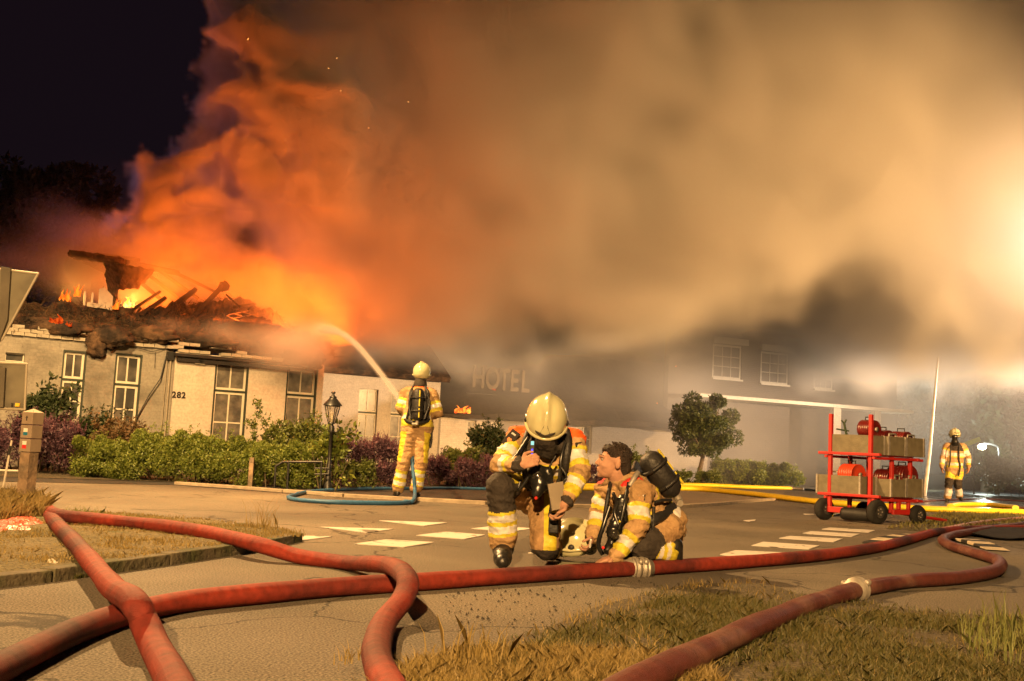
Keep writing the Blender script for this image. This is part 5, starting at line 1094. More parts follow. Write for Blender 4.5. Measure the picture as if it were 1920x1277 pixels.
legs = [(pel, hiR, .14, .13), (hiR, knR, .125, .098), (knR, anR, .094, .088), (pel, hiL, .14, .13), (hiL, knL, .125, .098), (knL, anL, .092, .08)]
hF = frame((-.10, -.62, -.76), (0, -.7, .7)); hc = p(1025, 790, 6.98)
# skin body with both hands
dR = (wrR - elR).normalized(); hands = hand(wrR + dR * .02, (.75, -.25, .35), (.3, .8, -.1), 1, 1.0, 1.02) + hand(wrL + (wrL - elL).normalized() * .02, (-.35, -.15, -.85), (-.8, -.35, .1), -1, .75, 1.02)
arms_u = [(elR, wrR + dR * .02, .07, .045), (elL, wrL + (wrL - elL).normalized() * .02, .07, .045), (shR, elR, .08, .07), (shL, elL, .08, .07)]
body_under(f, torso, arms_u + legs, head_cones(hc, hF, 1.0), hands, .0062)
jm = blob(torso + arms + [(p(1000, 925, 7.4), p(1010, 915, 7.38), .155, .16), (p(1045, 925, 7.4), p(1030, 915, 7.38), .14, .15)], .0085, 5, .016, 11, 1)
def yoke(t, q): o = np.full(len(t), TAN); o[(q[:, 2] > shR.z + .035)] = ORAN; return o
def uarm(b0, b1, b2, b3, ye=.12):
    def fn(t, q): o = np.full(len(t), TAN); o[t < ye] = ORAN; o[(t > b0) & (t < b3)] = GOLD; o[(t > b1) & (t < b2)] = SILV; return o
    return fn
def tors(t, q): o = np.full(len(t), TAN); z = q[:, 2]; o[(z < che.z - .035) & (z > che.z - .125)] = GOLD; o[(z < che.z - .055) & (z > che.z - .10)] = SILV; o[z > shR.z + .03] = ORAN; return o
paint(jm, [(shR, elR, .088, uarm(.36, .50, .72, .86)), (elR, wrR, .07, bands((.10, .62, GOLD), (.22, .48, SILV), (.97, 1.6, KNEE))), (shL, elL, .088, uarm(.34, .46, .72, .88)), (elL, wrL, .07, bands((.22, .86, GOLD), (.34, .56, SILV), (.98, 1.6, KNEE))), (pel, che, .15, tors), (shR, shL, .088, yoke)], MATS)
link('jacket', jm, f.root)
tm = blob(legs, .0085, 5, .014, 10, 2)
def shin(t, q): o = np.full(len(t), TAN); o[t < .44] = KNEE; o[(t > .44) & (t < .90)] = GOLD; o[(t > .50) & (t < .63)] = SILV; o[(t > .71) & (t < .84)] = SILV; return o
def thL(t, q): o = np.full(len(t), TAN); xx = q[:, 0]; cx = hiL.x + (knL.x - hiL.x) * t; o[(xx > cx - .01) & (xx < cx + .07) & (t > .15)] = GOLD; o[(q[:, 2] < .125)] = KNEE; return o
def thR(t, q): o = np.full(len(t), TAN); o[(t > .72)] = KNEE; o[(q[:, 2] > hiR.z + .07) & (t > .2) & (t < .95)] = GOLD; o[(q[:, 1] < knR.y - .02)] = KNEE; return o
paint(tm, [(knR, anR, .09, shin), (hiR, knR, .11, thR), (hiL, knL, .11, thL), (knL, anL, .09, bands((-1, .5, KNEE)))], MATS)
link('trousers', tm, f.root)
gR = G(942, 1050) - f.b
boot(f.root, Vector((anR.x, anR.y, .12)), Vector((gR.x + .0, anR.y - .20, .055)), .074); boot(f.root, Vector((anL.x + .02, anL.y + .12, .12)), Vector((anL.x + .03, anL.y + .16, .04)), .055)
helmet(f.root, hc + Vector((0, -.012, .028)), (-.07, -.62, -.76), (0, -.76, .62), 1.06)
hd = blob([(hc + Vector((0, .02, -.03)), nec, .10, .105), (hc + Vector((-.0, -.04, -.10)), p(1026, 842, 7.02), .075, .07), (p(992, 838, 7.04), p(1056, 838, 7.04), .05, .05)], .012, 4, .01, 14, 5); hd.materials.clear(); hd.materials.append(M_KNEE); link('fire_hood', hd, f.root)
crest_patch(f, p(958, 822, 7.04), (-.35, -.9, .35), (.55, 0, .8), .072, .12); crest_patch(f, p(1086, 842, 7.05), (.65, -.8, .1), (-.2, 0, 1), .055, .09)
for pts, w_ in (([(992, 802, 7.08), (986, 822, 6.99), (980, 850, 6.97), (984, 885, 7.0), (990, 915, 7.1)], .038), ([(1062, 806, 7.1), (1066, 826, 7.0), (1062, 855, 6.97), (1058, 885, 7.0), (1045, 915, 7.1)], .05)): flatband(f.root, [p(*q) for q in pts], w_, 'harness_strap', th=.014)
flatband(f.root, [p(965, 905, 7.25), p(985, 915, 7.14), (p(1020, 918, 7.10)), p(1058, 912, 7.12), p(1082, 898, 7.25)], .035, 'waist_belt', th=.014, up=(0, -1, .01))
for pts, r_ in (([(990, 822, 6.98), (972, 850, 6.90), (958, 868, 6.86), (953, 880, 6.88)], .013), ([(1060, 830, 6.97), (1052, 860, 6.93), (1048, 900, 6.93), (1035, 925, 6.95), (1034, 950, 6.95)], .011), ([(1000, 845, 6.95), (996, 880, 6.94), (984, 905, 6.95), (972, 918, 6.96), (976, 900, 6.98)], .012), ([(1048, 870, 6.94), (1062, 895, 6.93), (1048, 912, 6.94)], .009), ([(1042, 855, 6.92), (1030, 878, 6.92), (1030, 905, 6.93)], .007)): cord(f.root, [p(*q) for q in pts], r_)
mk = blob([(p(1008, 888, 6.96), p(1012, 905, 6.92), .062, .062), (p(1010, 912, 6.90), p(1006, 925, 6.89), .042, .036), (p(1028, 885, 6.95), p(1030, 910, 6.93), .035, .03)], .010, 2, .008, 16, 9); mk.materials.clear(); mk.materials.append(M_RUBB); fm = link('breathing_mask', mk, f.root)
mb = MB(); mb.sphere(p(1009, 895, 6.895), .036, 14, 8, sc=(1.1, .45, .9)); mb.build('mask_visor', M_VISR, fm); mb = MB(); mb.sphere(p(1005, 934, 6.845), .0105, 10, 6); mb.build('red_button', mat('red_plastic', (.8, .02, .02), .4), fm)
mb = MB(); mb.box((-.016, -.012, -.06), (.016, .012, .04), Matrix.Translation(p(998, 838, 6.93))); rd = bevel(mb.build('radio', M_GEAR, f.root), .004)
mb = MB(); mb.box((-.010, -.016, .005), (.010, -.0125, .03), Matrix.Translation(p(998, 836, 6.93))); mb.build('display', mat('cyan_light', (.1, .3, .35), .4, emit=(.12, .6, .75), estr=.9), rd)
mb = MB(); mb.box((-.006, -.016, -.05), (.006, -.0125, -.012), Matrix.Translation(p(998, 838, 6.93))); mb.build('blue_light', mat('blue_light', (.02, .02, .3), .4, emit=(.03, .04, 1.0), estr=1.6), rd)
mb = MB(); mb.box((-.09, -.02, -.115), (.09, .02, .115), Matrix.Translation(p(1005, 868, 7.36)) @ Matrix.Scale(1.0, 4)); pb = mb.build('backplate', M_GEAR, f.root)
q_ = Matrix.Rotation(R(-12), 4, 'Y') @ Matrix.Rotation(R(25), 4, 'Z'); mb = MB(); mb.box((-.055, -.008, -.085), (.055, .008, .085), Matrix.Translation(P(1045, 930, 6.86)) @ q_); o = mb.build('notebook', mat('aged_paper', (.22, .185, .14), .8, var=.2)); bevel(o, .003); tag(o, 'pale notebook held at the kneeling firefighter\'s thigh', 'notebook')
cord(f.root, [p(1036, 925, 6.86), p(1033, 950, 6.87), p(1030, 968, 6.9)], .010, 'torch', M_GEAR)
mb = MB(); mb.box((-.032, -.02, -.075), (.032, .02, .055), Matrix.Translation(p(1038, 978, 6.93))); bevel(mb.build('holster', M_GEAR, f.root), .01)

# ===== bare-headed kneeling firefighter
f = Fig('k2', G(1190, 1052), 'kneeling bare-headed firefighter with dark hair, looking up left, air cylinder on his back', .010); p = f.p
pel = p(1246, 985, 7.32); che = p(1180, 925, 7.25); nec = p(1162, 903, 7.24)
shN = p(1203, 922, 7.07); elN = p(1196, 988, 6.97); wrN = p(1156, 1042, 6.92); shF = p(1137, 918, 7.42); elF = p(1123, 965, 7.42); wrF = p(1112, 1003, 7.28)
hiN = p(1246, 995, 7.20); knN = p(1205, 1026, 7.02); anN = p(1250, 1034, 7.12); hiF = p(1240, 995, 7.42); knF = p(1186, 1032, 7.34); anF = p(1240, 1034, 7.5)
torso = [(pel, che, .145, .155), (p(1222, 960, 7.2), p(1188, 925, 7.14), .11, .115), (p(1222, 960, 7.42), p(1170, 925, 7.38), .11, .12), (shN, shF, .085, .085), (nec, che, .085, .15)]
arms = [(shN, elN, .084, .072), (elN, wrN, .071, .058), (shF, elF, .082, .074), (elF, wrF, .072, .058)]
legs = [(pel, hiN, .135, .13), (hiN, knN, .12, .09), (knN, anN, .088, .08), (pel, hiF, .15, .14), (hiF, knF, .125, .092), (knF, anF, .085, .08)]
hc = p(1151, 868, 7.20); hF = frame((-.98, -.10, .14), (.14, 0, 1))
hands = hand(wrN + (wrN - elN).normalized() * .015, (-.95, -.05, -.25), (.1, .1, -1), 1, .35, 1.02) + hand(wrF + (wrF - elF).normalized() * .01, (-.25, -.45, -.8), (-.9, .1, .2), -1, .9, 1.0)
body_under(f, torso, [(shN, elN, .08, .07), (elN, wrN, .07, .045), (shF, elF, .07, .07), (elF, wrF, .065, .042)] + legs, head_cones(hc, hF, 1.03) + [(hc + hF @ Vector((0, -.025, -.06)), nec + Vector((0, 0, -.02)), .058, .07)], hands, .0058)
hr = [(hc + hF @ Vector((0, -.022, .052)), .080, .094, .078, hF), (hc + hF @ Vector((0, .042, .088)), .062, .045, .030, hF), (hc + hF @ Vector((0, -.072, -.015)), .068, .050, .072, hF), (hc + hF @ Vector((0, -.045, .02)), .0835, .066, .055, hF), (hc + hF @ Vector((0, .010, .050)), .0815, .062, .045, hF)]
rr_ = random.Random(3)
for k in range(90):
    th = rr_.uniform(-.5, 3.6); ph = rr_.uniform(-1.2, 1.2); v = Vector((math.sin(ph) * .070, math.cos(th) * .095 * math.cos(ph) - .02, .05 + abs(math.sin(th)) * .085 * math.cos(ph)))
    a = hc + hF @ v; b_ = a + hF @ (Vector((v.x * .15, .016, .004 + v.z * .05)) + Vector((rr_.uniform(-.01, .01), rr_.uniform(-.008, .014), rr_.uniform(0, .006)))); hr.append((a, b_, .010, .0045))
hm = blob(hr, .0042, 3, .003, 60, 7); hm.materials.clear(); hm.materials.append(M_HAIR); link('hair', hm, f.root)
for sg in (-1, 1):
    mb = MB(); mb.sphere(hc + hF @ Vector((sg * .029, .0845, .008)), .0115, 12, 8); e = mb.build('eye', mat('eye_white', (.22, .18, .15), .5), f.root)
    mb = MB(); mb.sphere(hc + hF @ Vector((sg * .029, .0935, .009)), .0052, 8, 6); mb.build('iris', mat('iris_dark', (.03, .02, .015), .1), e)
    mb = MB(); mb.tube([hc + hF @ Vector((sg * x, y, z)) for x, y, z in ((.012, .108, .033), (.03, .100, .038), (.048, .084, .032))], .0035, 6); mb.build('eyebrow', M_HAIR, f.root)
jm = blob(torso + arms + [(pel, p(1240, 980, 7.3), .16, .165)], .0085, 5, .017, 11, 3)
def ua2(t, q): o = np.full(len(t), TAN); o[t < -.35] = REDY; o[(t > .40) & (t < .90)] = GOLD; o[(t > .52) & (t < .76)] = SILV; return o
def to2(t, q): o = np.full(len(t), TAN); o[(t > .02) & (t < .20)] = SILV; o[(t > .2) & (t < .32)] = GOLD; o[(t > .62) & (t < .72)] = GOLD; return o
def yo2(t, q): o = np.full(len(t), TAN); o[(q[:, 2] > shN.z + .03) & ((t < .26) | (t > .9))] = REDY; return o
paint(jm, [(shN, elN, .09, ua2), (elN, wrN, .075, bands((.30, .90, GOLD), (.46, .68, SILV))), (shF, elF, .08, bands((.25, .8, GOLD), (.38, .64, SILV), (-1, .02, REDY))), (elF, wrF, .07, bands((.2, .8, GOLD), (.2, .5, SILV))), (pel, che, .155, to2), (shN, shF, .085, yo2)], MATS)
link('jacket', jm, f.root)
co_ = blob([(nec + Vector((.045, -.03, .0)), nec + Vector((-.035, -.045, -.05)), .028, .024), (nec + Vector((.05, .03, .01)), nec + Vector((.045, -.03, 0)), .03, .028), (nec + Vector((.05, .03, .01)), nec + Vector((-.03, .05, -.04)), .028, .022)], .007, 2, .006, 14, 8); co_.materials.clear(); co_.materials.append(M_TAN); link('collar', co_, f.root)
tm = blob(legs, .0085, 5, .015, 10, 4)
def le2(t, q): o = np.full(len(t), TAN); o[t > .55] = KNEE; return o
def sh2(t, q): o = np.full(len(t), GOLD); o[t < .22] = KNEE; o[(t > .42) & (t < .58)] = SILV; o[(t > .74) & (t < .9)] = SILV; return o
paint(tm, [(hiN, knN, .11, le2), (knN, anN, .085, sh2), (hiF, knF, .1, le2), (knF, anF, .085, sh2), (pel, hiN, .15, bands((-2, 2, TAN)))], MATS); link('trousers', tm, f.root)
boot(f.root, anN + Vector((.05, .02, .03)), Vector((anN.x + .07, anN.y + .04, .04)), .062, sole_up=(-.5, 0, .1)); boot(f.root, anF + Vector((.07, .02, .06)), Vector((anF.x + .09, anF.y + .05, .05)), .06, sole_up=(-.4, 0, .2))
cylinder_pack(f.root, p(1268, 930, 7.30), p(1212, 850, 7.26), .086, (.55, -.25, .42))
crest_patch(f, p(1201, 935, 6.985), (-.05, -1, .12), (.15, 0, 1), .058, .085)
flatband(f.root, [p(1192, 898, 7.1), p(1183, 912, 7.06), p(1174, 930, 7.05), p(1170, 955, 7.05), p(1172, 985, 7.08)], .034, 'shoulder_strap', M_GEAR, .012)
flatband(f.root, [p(1196, 886, 7.12), p(1189, 897, 7.07), p(1180, 912, 7.045)], .036, 'padded_strap', M_ALU, .016)
flatband(f.root, [p(1145, 905, 7.2), p(1141, 925, 7.12), p(1136, 955, 7.1), p(1133, 980, 7.1)], .028, 'shoulder_strap', M_GEAR, .012)
flatband(f.root, [p(1262, 950, 7.25), p(1245, 965, 7.12), p(1225, 975, 7.04), p(1212, 985, 7.06)], .07, 'hip_pad', M_GEAR, .03); flatband(f.root, [p(1258, 938, 7.2), p(1242, 938, 7.09), p(1228, 942, 7.04)], .022, 'side_strap', M_GEAR, .01); flatband(f.root, [p(1226, 950, 7.02), p(1225, 985, 7.02), p(1222, 1005, 7.03)], .022, 'hanging_strap', M_GEAR, .01)
for pts, r_ in (([(1150, 925, 7.1), (1156, 945, 7.03), (1150, 975, 7.0), (1138, 1000, 7.0)], .013), ([(1178, 905, 7.06), (1172, 940, 6.98), (1166, 970, 6.96), (1160, 992, 6.96)], .010), ([(1160, 940, 7.04), (1152, 960, 7.0), (1160, 985, 6.98)], .014), ([(1143, 950, 7.05), (1130, 990, 7.02), (1122, 1020, 7.04), (1130, 1040, 7.05)], .015)): cord(f.root, [p(*q) for q in pts], r_)
mk = blob([(p(1158, 975, 7.03), p(1150, 1000, 7.0), .05, .05), (p(1165, 950, 7.05), p(1168, 940, 7.06), .045, .05), (p(1146, 1018, 7.0), p(1140, 1032, 7.0), .034, .03)], .010, 2, .010, 16, 10); mk.materials.clear(); mk.materials.append(M_RUBB); fm = link('breathing_mask', mk, f.root)
mb = MB(); mb.sphere(p(1152, 1002, 6.945), .032, 14, 8, sc=(1, .5, 1)); mb.build('mask_visor', M_VISR, fm); mb = MB(); mb.sphere(p(1131, 1027, 6.95), .010, 10, 6); mb.build('red_button', _M['red_plastic'], fm); mb = MB(); mb.sphere(p(1163, 978, 6.96), .012, 10, 6); mb.build('amber_cap', M_GOLD, fm)
# helmet standing on the road, with a dark visor and strap; a small white torch in his hand
ht = P(1078, 1016, 7.50); ht.z = .145
o = helmet(None, ht, (.94, -.3, -.05), (-.05, 0, 1), 1.08); tag(o, 'cream helmet lying on the road by the bare-headed man\'s hand', 'helmet')
mb = MB(); mb.sphere(ht + Vector((.10, -.07, -.045)), .05, 14, 10, sc=(1, 1, .75)); mb.build('visor', M_VISR, o); mb = MB(); mb.tube(catmull([ht + Vector((-.12, -.06, -.125)), ht + Vector((0, -.15, -.132)), ht + Vector((.14, -.12, -.13))], 6), .014, 8, flat=.6); mb.build('neck_flap', M_GEAR, o)
mb = MB(); mb.cone(P(1106, 1026, 7.16), P(1108, 1012, 7.12), .008, .007, 10); tag(mb.build('pen', mat('white_plastic', (.75, .72, .65), .4)), 'small white pen in the bare-headed man\'s far hand', 'pen')

# ===== standing firefighter seen from behind, holding the nozzle
f = Fig('f3', G(764, 934), 'standing firefighter seen from behind, aiming a water jet at the roof', .018); p = f.p; Y0 = 15.2
q = lambda x, y, d=0: p(x, y, Y0 + d)
torso = [(q(780, 798), q(786, 745), .17, .17), (q(770, 790), q(770, 745), .13, .12), (q(795, 790), q(802, 745), .13, .12), (q(763, 735), q(810, 738), .085, .085), (q(788, 722), q(786, 745), .08, .14)]
arms = [(q(761, 736), q(752, 765, -.02), .088, .078), (q(752, 765, -.02), q(758, 775, .32), .075, .06), (q(812, 740), q(821, 775, -.02), .085, .078), (q(821, 775, -.02), q(803, 778, .30), .078, .062)]
legs = [(q(780, 802), q(768, 815), .15, .13), (q(768, 815), q(758, 866, -.05), .125, .10), (q(758, 866, -.05), q(746, 915), .10, .092), (q(780, 802), q(792, 815), .15, .13), (q(792, 815), q(790, 866, -.03), .122, .10), (q(790, 866, -.03), q(780, 915), .098, .092)]
hc = q(791, 702, .02); hF = frame((.15, 1, .1))
wl = q(758, 775, .32); wr_ = q(803, 778, .30)
body_under(f, torso, arms + legs, head_cones(hc, hF), hand(wl, (0, 1, .2), (.8, .2, -.2), 1, .9) + hand(wr_, (-.7, .7, .2), (-.2, .2, 1), 1, .9), .012)
jm = blob(torso + arms + [(q(770, 800), q(795, 802), .15, .15)], .013, 4, .018, 9, 11)
za = lambda y: p(780, y, Y0).z
def to3(t, c): o = np.full(len(t), TAN); z = c[:, 2]; o[(z < za(775) ) & (z > za(800))] = GOLD; o[(z < za(778)) & (z > za(786))] = SILV; o[z > za(727)] = ORAN; return o
paint(jm, [(q(761, 736), q(752, 765), .085, bands((.35, .95, GOLD), (.5, .75, SILV))), (q(752, 765), q(758, 775, .32), .075, bands((-1, .1, GOLD))), (q(812, 740), q(821, 775), .085, bands((.35, .9, GOLD), (.5, .72, SILV))), (q(821, 775), q(803, 778, .3), .075, bands()), (q(780, 798), q(786, 745), .16, to3)], MATS); link('jacket', jm, f.root)
tm = blob(legs, .013, 4, .018, 9, 12)
def sidep(sg, a, b):
    def fn(t, c): o = np.full(len(t), TAN); cx = a.x + (b.x - a.x) * t; o[(sg * (c[:, 0] - cx) > .035) & (t > -.1)] = GOLD; return o
    return fn
def sh3(t, c): o = np.full(len(t), TAN); o[(t > .30) & (t < .92)] = GOLD; o[(t > .42) & (t < .56)] = SILV; o[(t > .72) & (t < .86)] = SILV; return o
paint(tm, [(legs[1][0], legs[1][1], .1, sidep(-1, *legs[1][:2])), (legs[2][0], legs[2][1], .1, sh3), (legs[4][0], legs[4][1], .1, sidep(1, *legs[4][:2])), (legs[5][0], legs[5][1], .1, sh3)], MATS); link('trousers', tm, f.root)
boot(f.root, q(745, 922), q(741, 929, .10) + Vector((0, .06, 0)), .056); boot(f.root, q(780, 922), q(783, 929, .1) + Vector((0, .06, 0)), .056)
helmet(f.root, hc + Vector((0, 0, .04)), (.15, 1, .05), (0, 0, 1), 1.0)
hm = blob([(q(789, 714), q(788, 722), .085, .10)], .012, 2); hm.materials.clear(); hm.materials.append(M_KNEE); link('fire_hood', hm, f.root)
cylinder_pack(f.root, q(782, 790, -.27), q(785, 728, -.24), .082, (0, -1, .05))
for sx in (-1, 1):
    flatband(f.root, [q(786 + sx * 10, 724, -.05), q(786 + sx * 17, 738, -.16), q(785 + sx * 16, 760, -.2), q(783 + sx * 20, 785, -.15)], .04, 'harness_strap', th=.015); cord(f.root, [q(786 + sx * 12, 732, -.2), q(786 + sx * 19, 755, -.24), q(783 + sx * 13, 785, -.28)], .014)
flatband(f.root, [q(758, 785, -.02), q(766, 790, -.15), q(781, 793, -.22), q(797, 790, -.16), q(806, 783, -.02)], .07, 'waist_belt', th=.03, up=(0, 0, 1)); cord(f.root, [q(806, 790, -.05), q(809, 820, -.04), q(806, 840, -.04)], .02, 'lanyard', M_GEAR)
mb = MB(); a = q(764, 772, .40); b = P(752, 752, 15.75) - f.b; mb.cone(a, a.lerp(b, .6), .03, .032, 12); mb.cone(a.lerp(b, .6), b, .034, .022, 12); mb.cone(a + Vector((0, 0, -.12)), a, .018, .018, 8); o = mb.build('branch_nozzle', M_GEAR); o.location = f.b; tag(o, 'black branch nozzle held by the standing firefighter', 'nozzle')

# ===== walking firefighter at the right, facing the camera
f = Fig('f4', G(1788, 941), 'firefighter in breathing mask walking on the wet road at right', .03); p = f.p; Y0 = 27.6
q = lambda x, y, d=0: p(x, y, Y0 + d)
torso = [(q(1789, 878), q(1790, 845), .17, .18), (q(1783, 875), q(1782, 845), .12, .13), (q(1797, 875), q(1799, 845), .12, .13), (q(1776, 836), q(1806, 837), .09, .09), (q(1790, 828), q(1790, 845), .08, .15)]
arms = [(q(1775, 837), q(1768, 858), .09, .08), (q(1768, 858), q(1766, 874, -.08), .08, .062), (q(1807, 838), q(1815, 857), .09, .08), (q(1815, 857), q(1816, 875, -.08), .078, .062)]
legs = [(q(1789, 878), q(1782, 886), .15, .13), (q(1782, 886), q(1779, 910, -.1), .125, .10), (q(1779, 910, -.1), q(1777, 932, -.05), .10, .09), (q(1789, 878), q(1797, 886), .15, .13), (q(1797, 886), q(1796, 910), .125, .10), (q(1796, 910), q(1799, 930, .15), .10, .09)]
hc = q(1790, 817, -.02); hF = frame((-.1, -1, 0))
body_under(f, torso, arms + legs, head_cones(hc, hF), hand(q(1766, 875, -.08), (0, 0, -1), (1, 0, 0), 1, .5, 1.15) + hand(q(1816, 876, -.08), (-.1, -.1, -1), (-1, 0, 0), 1, .5, 1.2), .014)
jm = blob(torso + arms + [(q(1784, 882), q(1796, 882), .15, .15)], .017, 3, .02, 8, 21)
zb = lambda y: p(1790, y, Y0).z
def to4(t, c): o = np.full(len(t), TAN); z = c[:, 2]; o[z > zb(846)] = KNEE; o[(z < zb(849)) & (z > zb(858))] = GOLD; o[(z < zb(849.5)) & (z > zb(855))] = SILV; o[(z < zb(867)) & (z > zb(877))] = GOLD; o[(z < zb(868)) & (z > zb(873))] = SILV; return o
ab = bands((.35, .85, SILV), (.2, .35, GOLD)); paint(jm, [(*torso[0][:2], .17, to4)] + [(arms[i][0], arms[i][1], .085, ab if i % 2 == 0 else bands((.25, .7, SILV), (.7, .85, GOLD))) for i in range(4)], MATS); link('jacket', jm, f.root)
tm = blob(legs, .017, 3, .02, 8, 22)
def th4(t, c): o = np.full(len(t), TAN); o[t < .5] = GOLD; o[t > .55] = KNEE; return o
paint(tm, [(legs[1][0], legs[1][1], .1, th4), (legs[4][0], legs[4][1], .1, th4), (legs[2][0], legs[2][1], .1, bands((-1, .2, KNEE), (.25, .85, SILV))), (legs[5][0], legs[5][1], .1, bands((-1, .2, KNEE), (.25, .85, SILV)))], MATS); link('trousers', tm, f.root)
boot(f.root, q(1777, 935, -.05), q(1775, 940, -.2), .06); boot(f.root, q(1800, 932, .15), q(1803, 937, -.0), .06)
helmet(f.root, hc + Vector((0, 0, .05)), (-.1, -1, .0), (0, 0, 1), 1.1)
mk = blob([(q(1790, 819, -.14), q(1790, 826, -.13), .075, .06), (q(1790, 828, -.1), q(1790, 832, -.05), .09, .11)], .014, 2); mk.materials.clear(); mk.materials.append(M_RUBB); link('breathing_mask', mk, f.root)
for sx in (-1, 1): flatband(f.root, [q(1790 + sx * 7, 832, -.05), q(1790 + sx * 8, 842, -.19), q(1790 + sx * 8, 860, -.2), q(1790 + sx * 11, 876, -.15)], .04, 'harness_strap', th=.02)
cord(f.root, [q(1800, 868, -.2), q(1800, 880, -.18), q(1797, 893, -.17)], .018, 'hanging_strap', M_GEAR)
# ---------------------------------------------------------------- equipment trolley
M_RED = mat('red_trolley_paint', (0.40, 0.016, 0.012), 0.5, spec=.5, var=.12, vscale=12, coat=.2, bump=.1)
M_DRED = mat('dark_red_paint', (0.12, 0.010, 0.009), 0.3, spec=.6, var=.25, vscale=8, coat=.4)
M_PLY = mat('grey_brown_crate_board', (0.15, 0.13, 0.085), 0.7, var=.25, vscale=10, bump=.3, bscale=60)
C0 = G(1636, 982); W1 = G(1548, 975); W3_ = G(1712, 983)
vv = (W1 - C0).normalized(); uu = (W3_ - C0).normalized(); WID = (W1 - C0).length * .98; LEN = (W3_ - C0).length * 1.0
TM = Matrix(((uu.x, vv.x, 0, 0), (uu.y, vv.y, 0, 0), (0, 0, 1, 0), (0, 0, 0, 1)))   # local x = length, y = width
tro = empty('trolley', C0); tag(tro, 'red steel two-shelf trolley on four rubber wheels loaded with crates', 'trolley')
def tb(lo, hi, nm, m, parent=tro, bv=.006): mb = MB(); mb.box(lo, hi, TM); o = mb.build(nm, m, parent); bevel(o, bv); return o
zU, zL, zB = .945, .37, .15
po = .02
for (x, y, z0, z1) in ((0.03, WID - .02, zB, 1.50), (0.03, 0.06, zB, 1.50), (LEN * .52, .04, zB, zU - .02), (LEN * .98, .04, zL, zU - .02), (LEN * .98, WID - .02, zL, zU - .02), (LEN * .52, WID - .02, zB, zU - .02)):
    tb((x - .022, y - .022, z0), (x + .022, y + .022, z1), 'post', M_RED)
for z in (zU, zL):
    tb((-.03, -.10, z - .02), (.02, WID + .12, z + .02), 'shelf_rail', M_RED); tb((LEN + .02, -.05, z - .06), (LEN + .06, WID + .05, z - .02), 'shelf_rail', M_RED)
    tb((-.02, -.03, z - .065), (LEN + .16, .01, z - .028), 'shelf_rail', M_RED); tb((-.02, WID - .0, z - .065), (LEN + .1, WID + .035, z - .028), 'shelf_rail', M_RED)
    tb((.022, .012, z - .018), (LEN + .02, WID, z - .002), 'shelf', M_DRED)
tb((.0, .0, zB - .035), (.045, WID, zB + .045), 'axle_beam', M_RED); tb((LEN * .45, -.04, zB - .02), (LEN * 1.05, .0, zB + .05), 'chassis_rail', M_RED); tb((LEN * .95, .0, zB - .03), (LEN * 1.0, WID, zB + .03), 'axle_beam', M_RED)
tb((LEN * .6, -.02, zB + .05), (LEN * .66, .02, zL - .06), 'strut', M_RED); tb((LEN * .85, -.02, zB + .05), (LEN * .9, .02, zL - .06), 'strut', M_RED)
M_TYRE = mat('black_tyre', (0.014, 0.013, 0.012), 0.8, var=.3, bump=.4)
def wheel(x, y, r, wd=.10):
    Rm = (TM @ Matrix.Rotation(R(90), 4, 'X')).to_3x3(); c = TM @ Vector((x, y, r)); mb = MB()
    mb.lathe([(r * .5, -wd / 2), (r * .86, -wd / 2), (r, -wd * .25), (r, wd * .25), (r * .86, wd / 2), (r * .5, wd / 2)], c, 28, M=Rm); t = mb.build('wheel', M_TYRE, tro)
    mb = MB(); mb.lathe([(0, -wd * .30), (r * .12, -wd * .42), (r * .14, -wd * .3), (r * .36, -wd * .2), (r * .5, -wd * .46), (r * .54, -wd * .48), (r * .54, wd * .48), (r * .4, wd * .3), (0, wd * .42)], c, 20, M=Rm); mb.build('rim', mat('grey_steel_rim', (.10, .095, .09), .5, metal=.5), t)
    mb = MB(); 
    for k in range(5): a = k * 1.2566; mb.sphere(c + Rm @ Vector((math.cos(a) * r * .25, math.sin(a) * r * .25, wd * .42)), .012, 6, 4)
    o = mb.build('wheel_bolts', M_ALU, t); o['kind'] = 'stuff'
wheel(0.0, -.06, .165); wheel(0.02, WID + .05, .155); wheel(LEN, -.06, .135, .09); wheel(LEN, WID + .05, .135, .09)
mb = MB(); a = TM @ Vector((LEN + .0, .2, .14)); b_ = G(1775, 976, .06) - C0; mb.tube([a, a.lerp(b_, .5), b_], .02, 4, smooth=False); mb.build('drawbar', M_RED, tro)
mb = MB(); mb.lathe([(0, 0), (.075, .02), (.09, .06), (.09, .42), (.07, .47), (0, .49)], TM @ Vector((.02, WID * .72, .11)), 18, M=frame(vv, -vv if False else Vector((0, 0, 1))).to_3x3() @ Matrix.Rotation(R(90), 3, 'X')); o = mb.build('air_cylinder', M_GEAR); o.location = C0; tag(o, 'black air cylinder lying under the trolley between its wheels', 'air cylinder')
def crate(x0, x1, y0, y1, z, h, label, open_=True):
    root = empty('crate', C0 + TM @ Vector(((x0 + x1) / 2, (y0 + y1) / 2, z))); tag(root, label, 'crate', 'grey-brown crates on the red trolley'); T_ = TM; w = (x1 - x0) / 2; d = (y1 - y0) / 2; th = .018
    for lo, hi, nm in (((-w, -d, 0), (w, -d + th, h), 'side_board'), ((-w, d - th, 0), (w, d, h), 'side_board'), ((-w, -d + th, 0), (-w + th, d - th, h), 'end_board'), ((w - th, -d + th, 0), (w, d - th, h), 'end_board'), ((-w + th, -d + th, .005), (w - th, d - th, .02), 'base_board')):
        mb = MB(); mb.box(lo, hi, T_); bevel(mb.build(nm, M_PLY, root), .003)
    for sx, sy in ((-1, -1), (1, -1), (-1, 1)):
        mb = MB(); mb.box((sx * w - .012, sy * d - .012, .0), (sx * w + .012, sy * d + .012, h + .004), T_); mb.build('corner_strip', M_ALU, root)
    return root
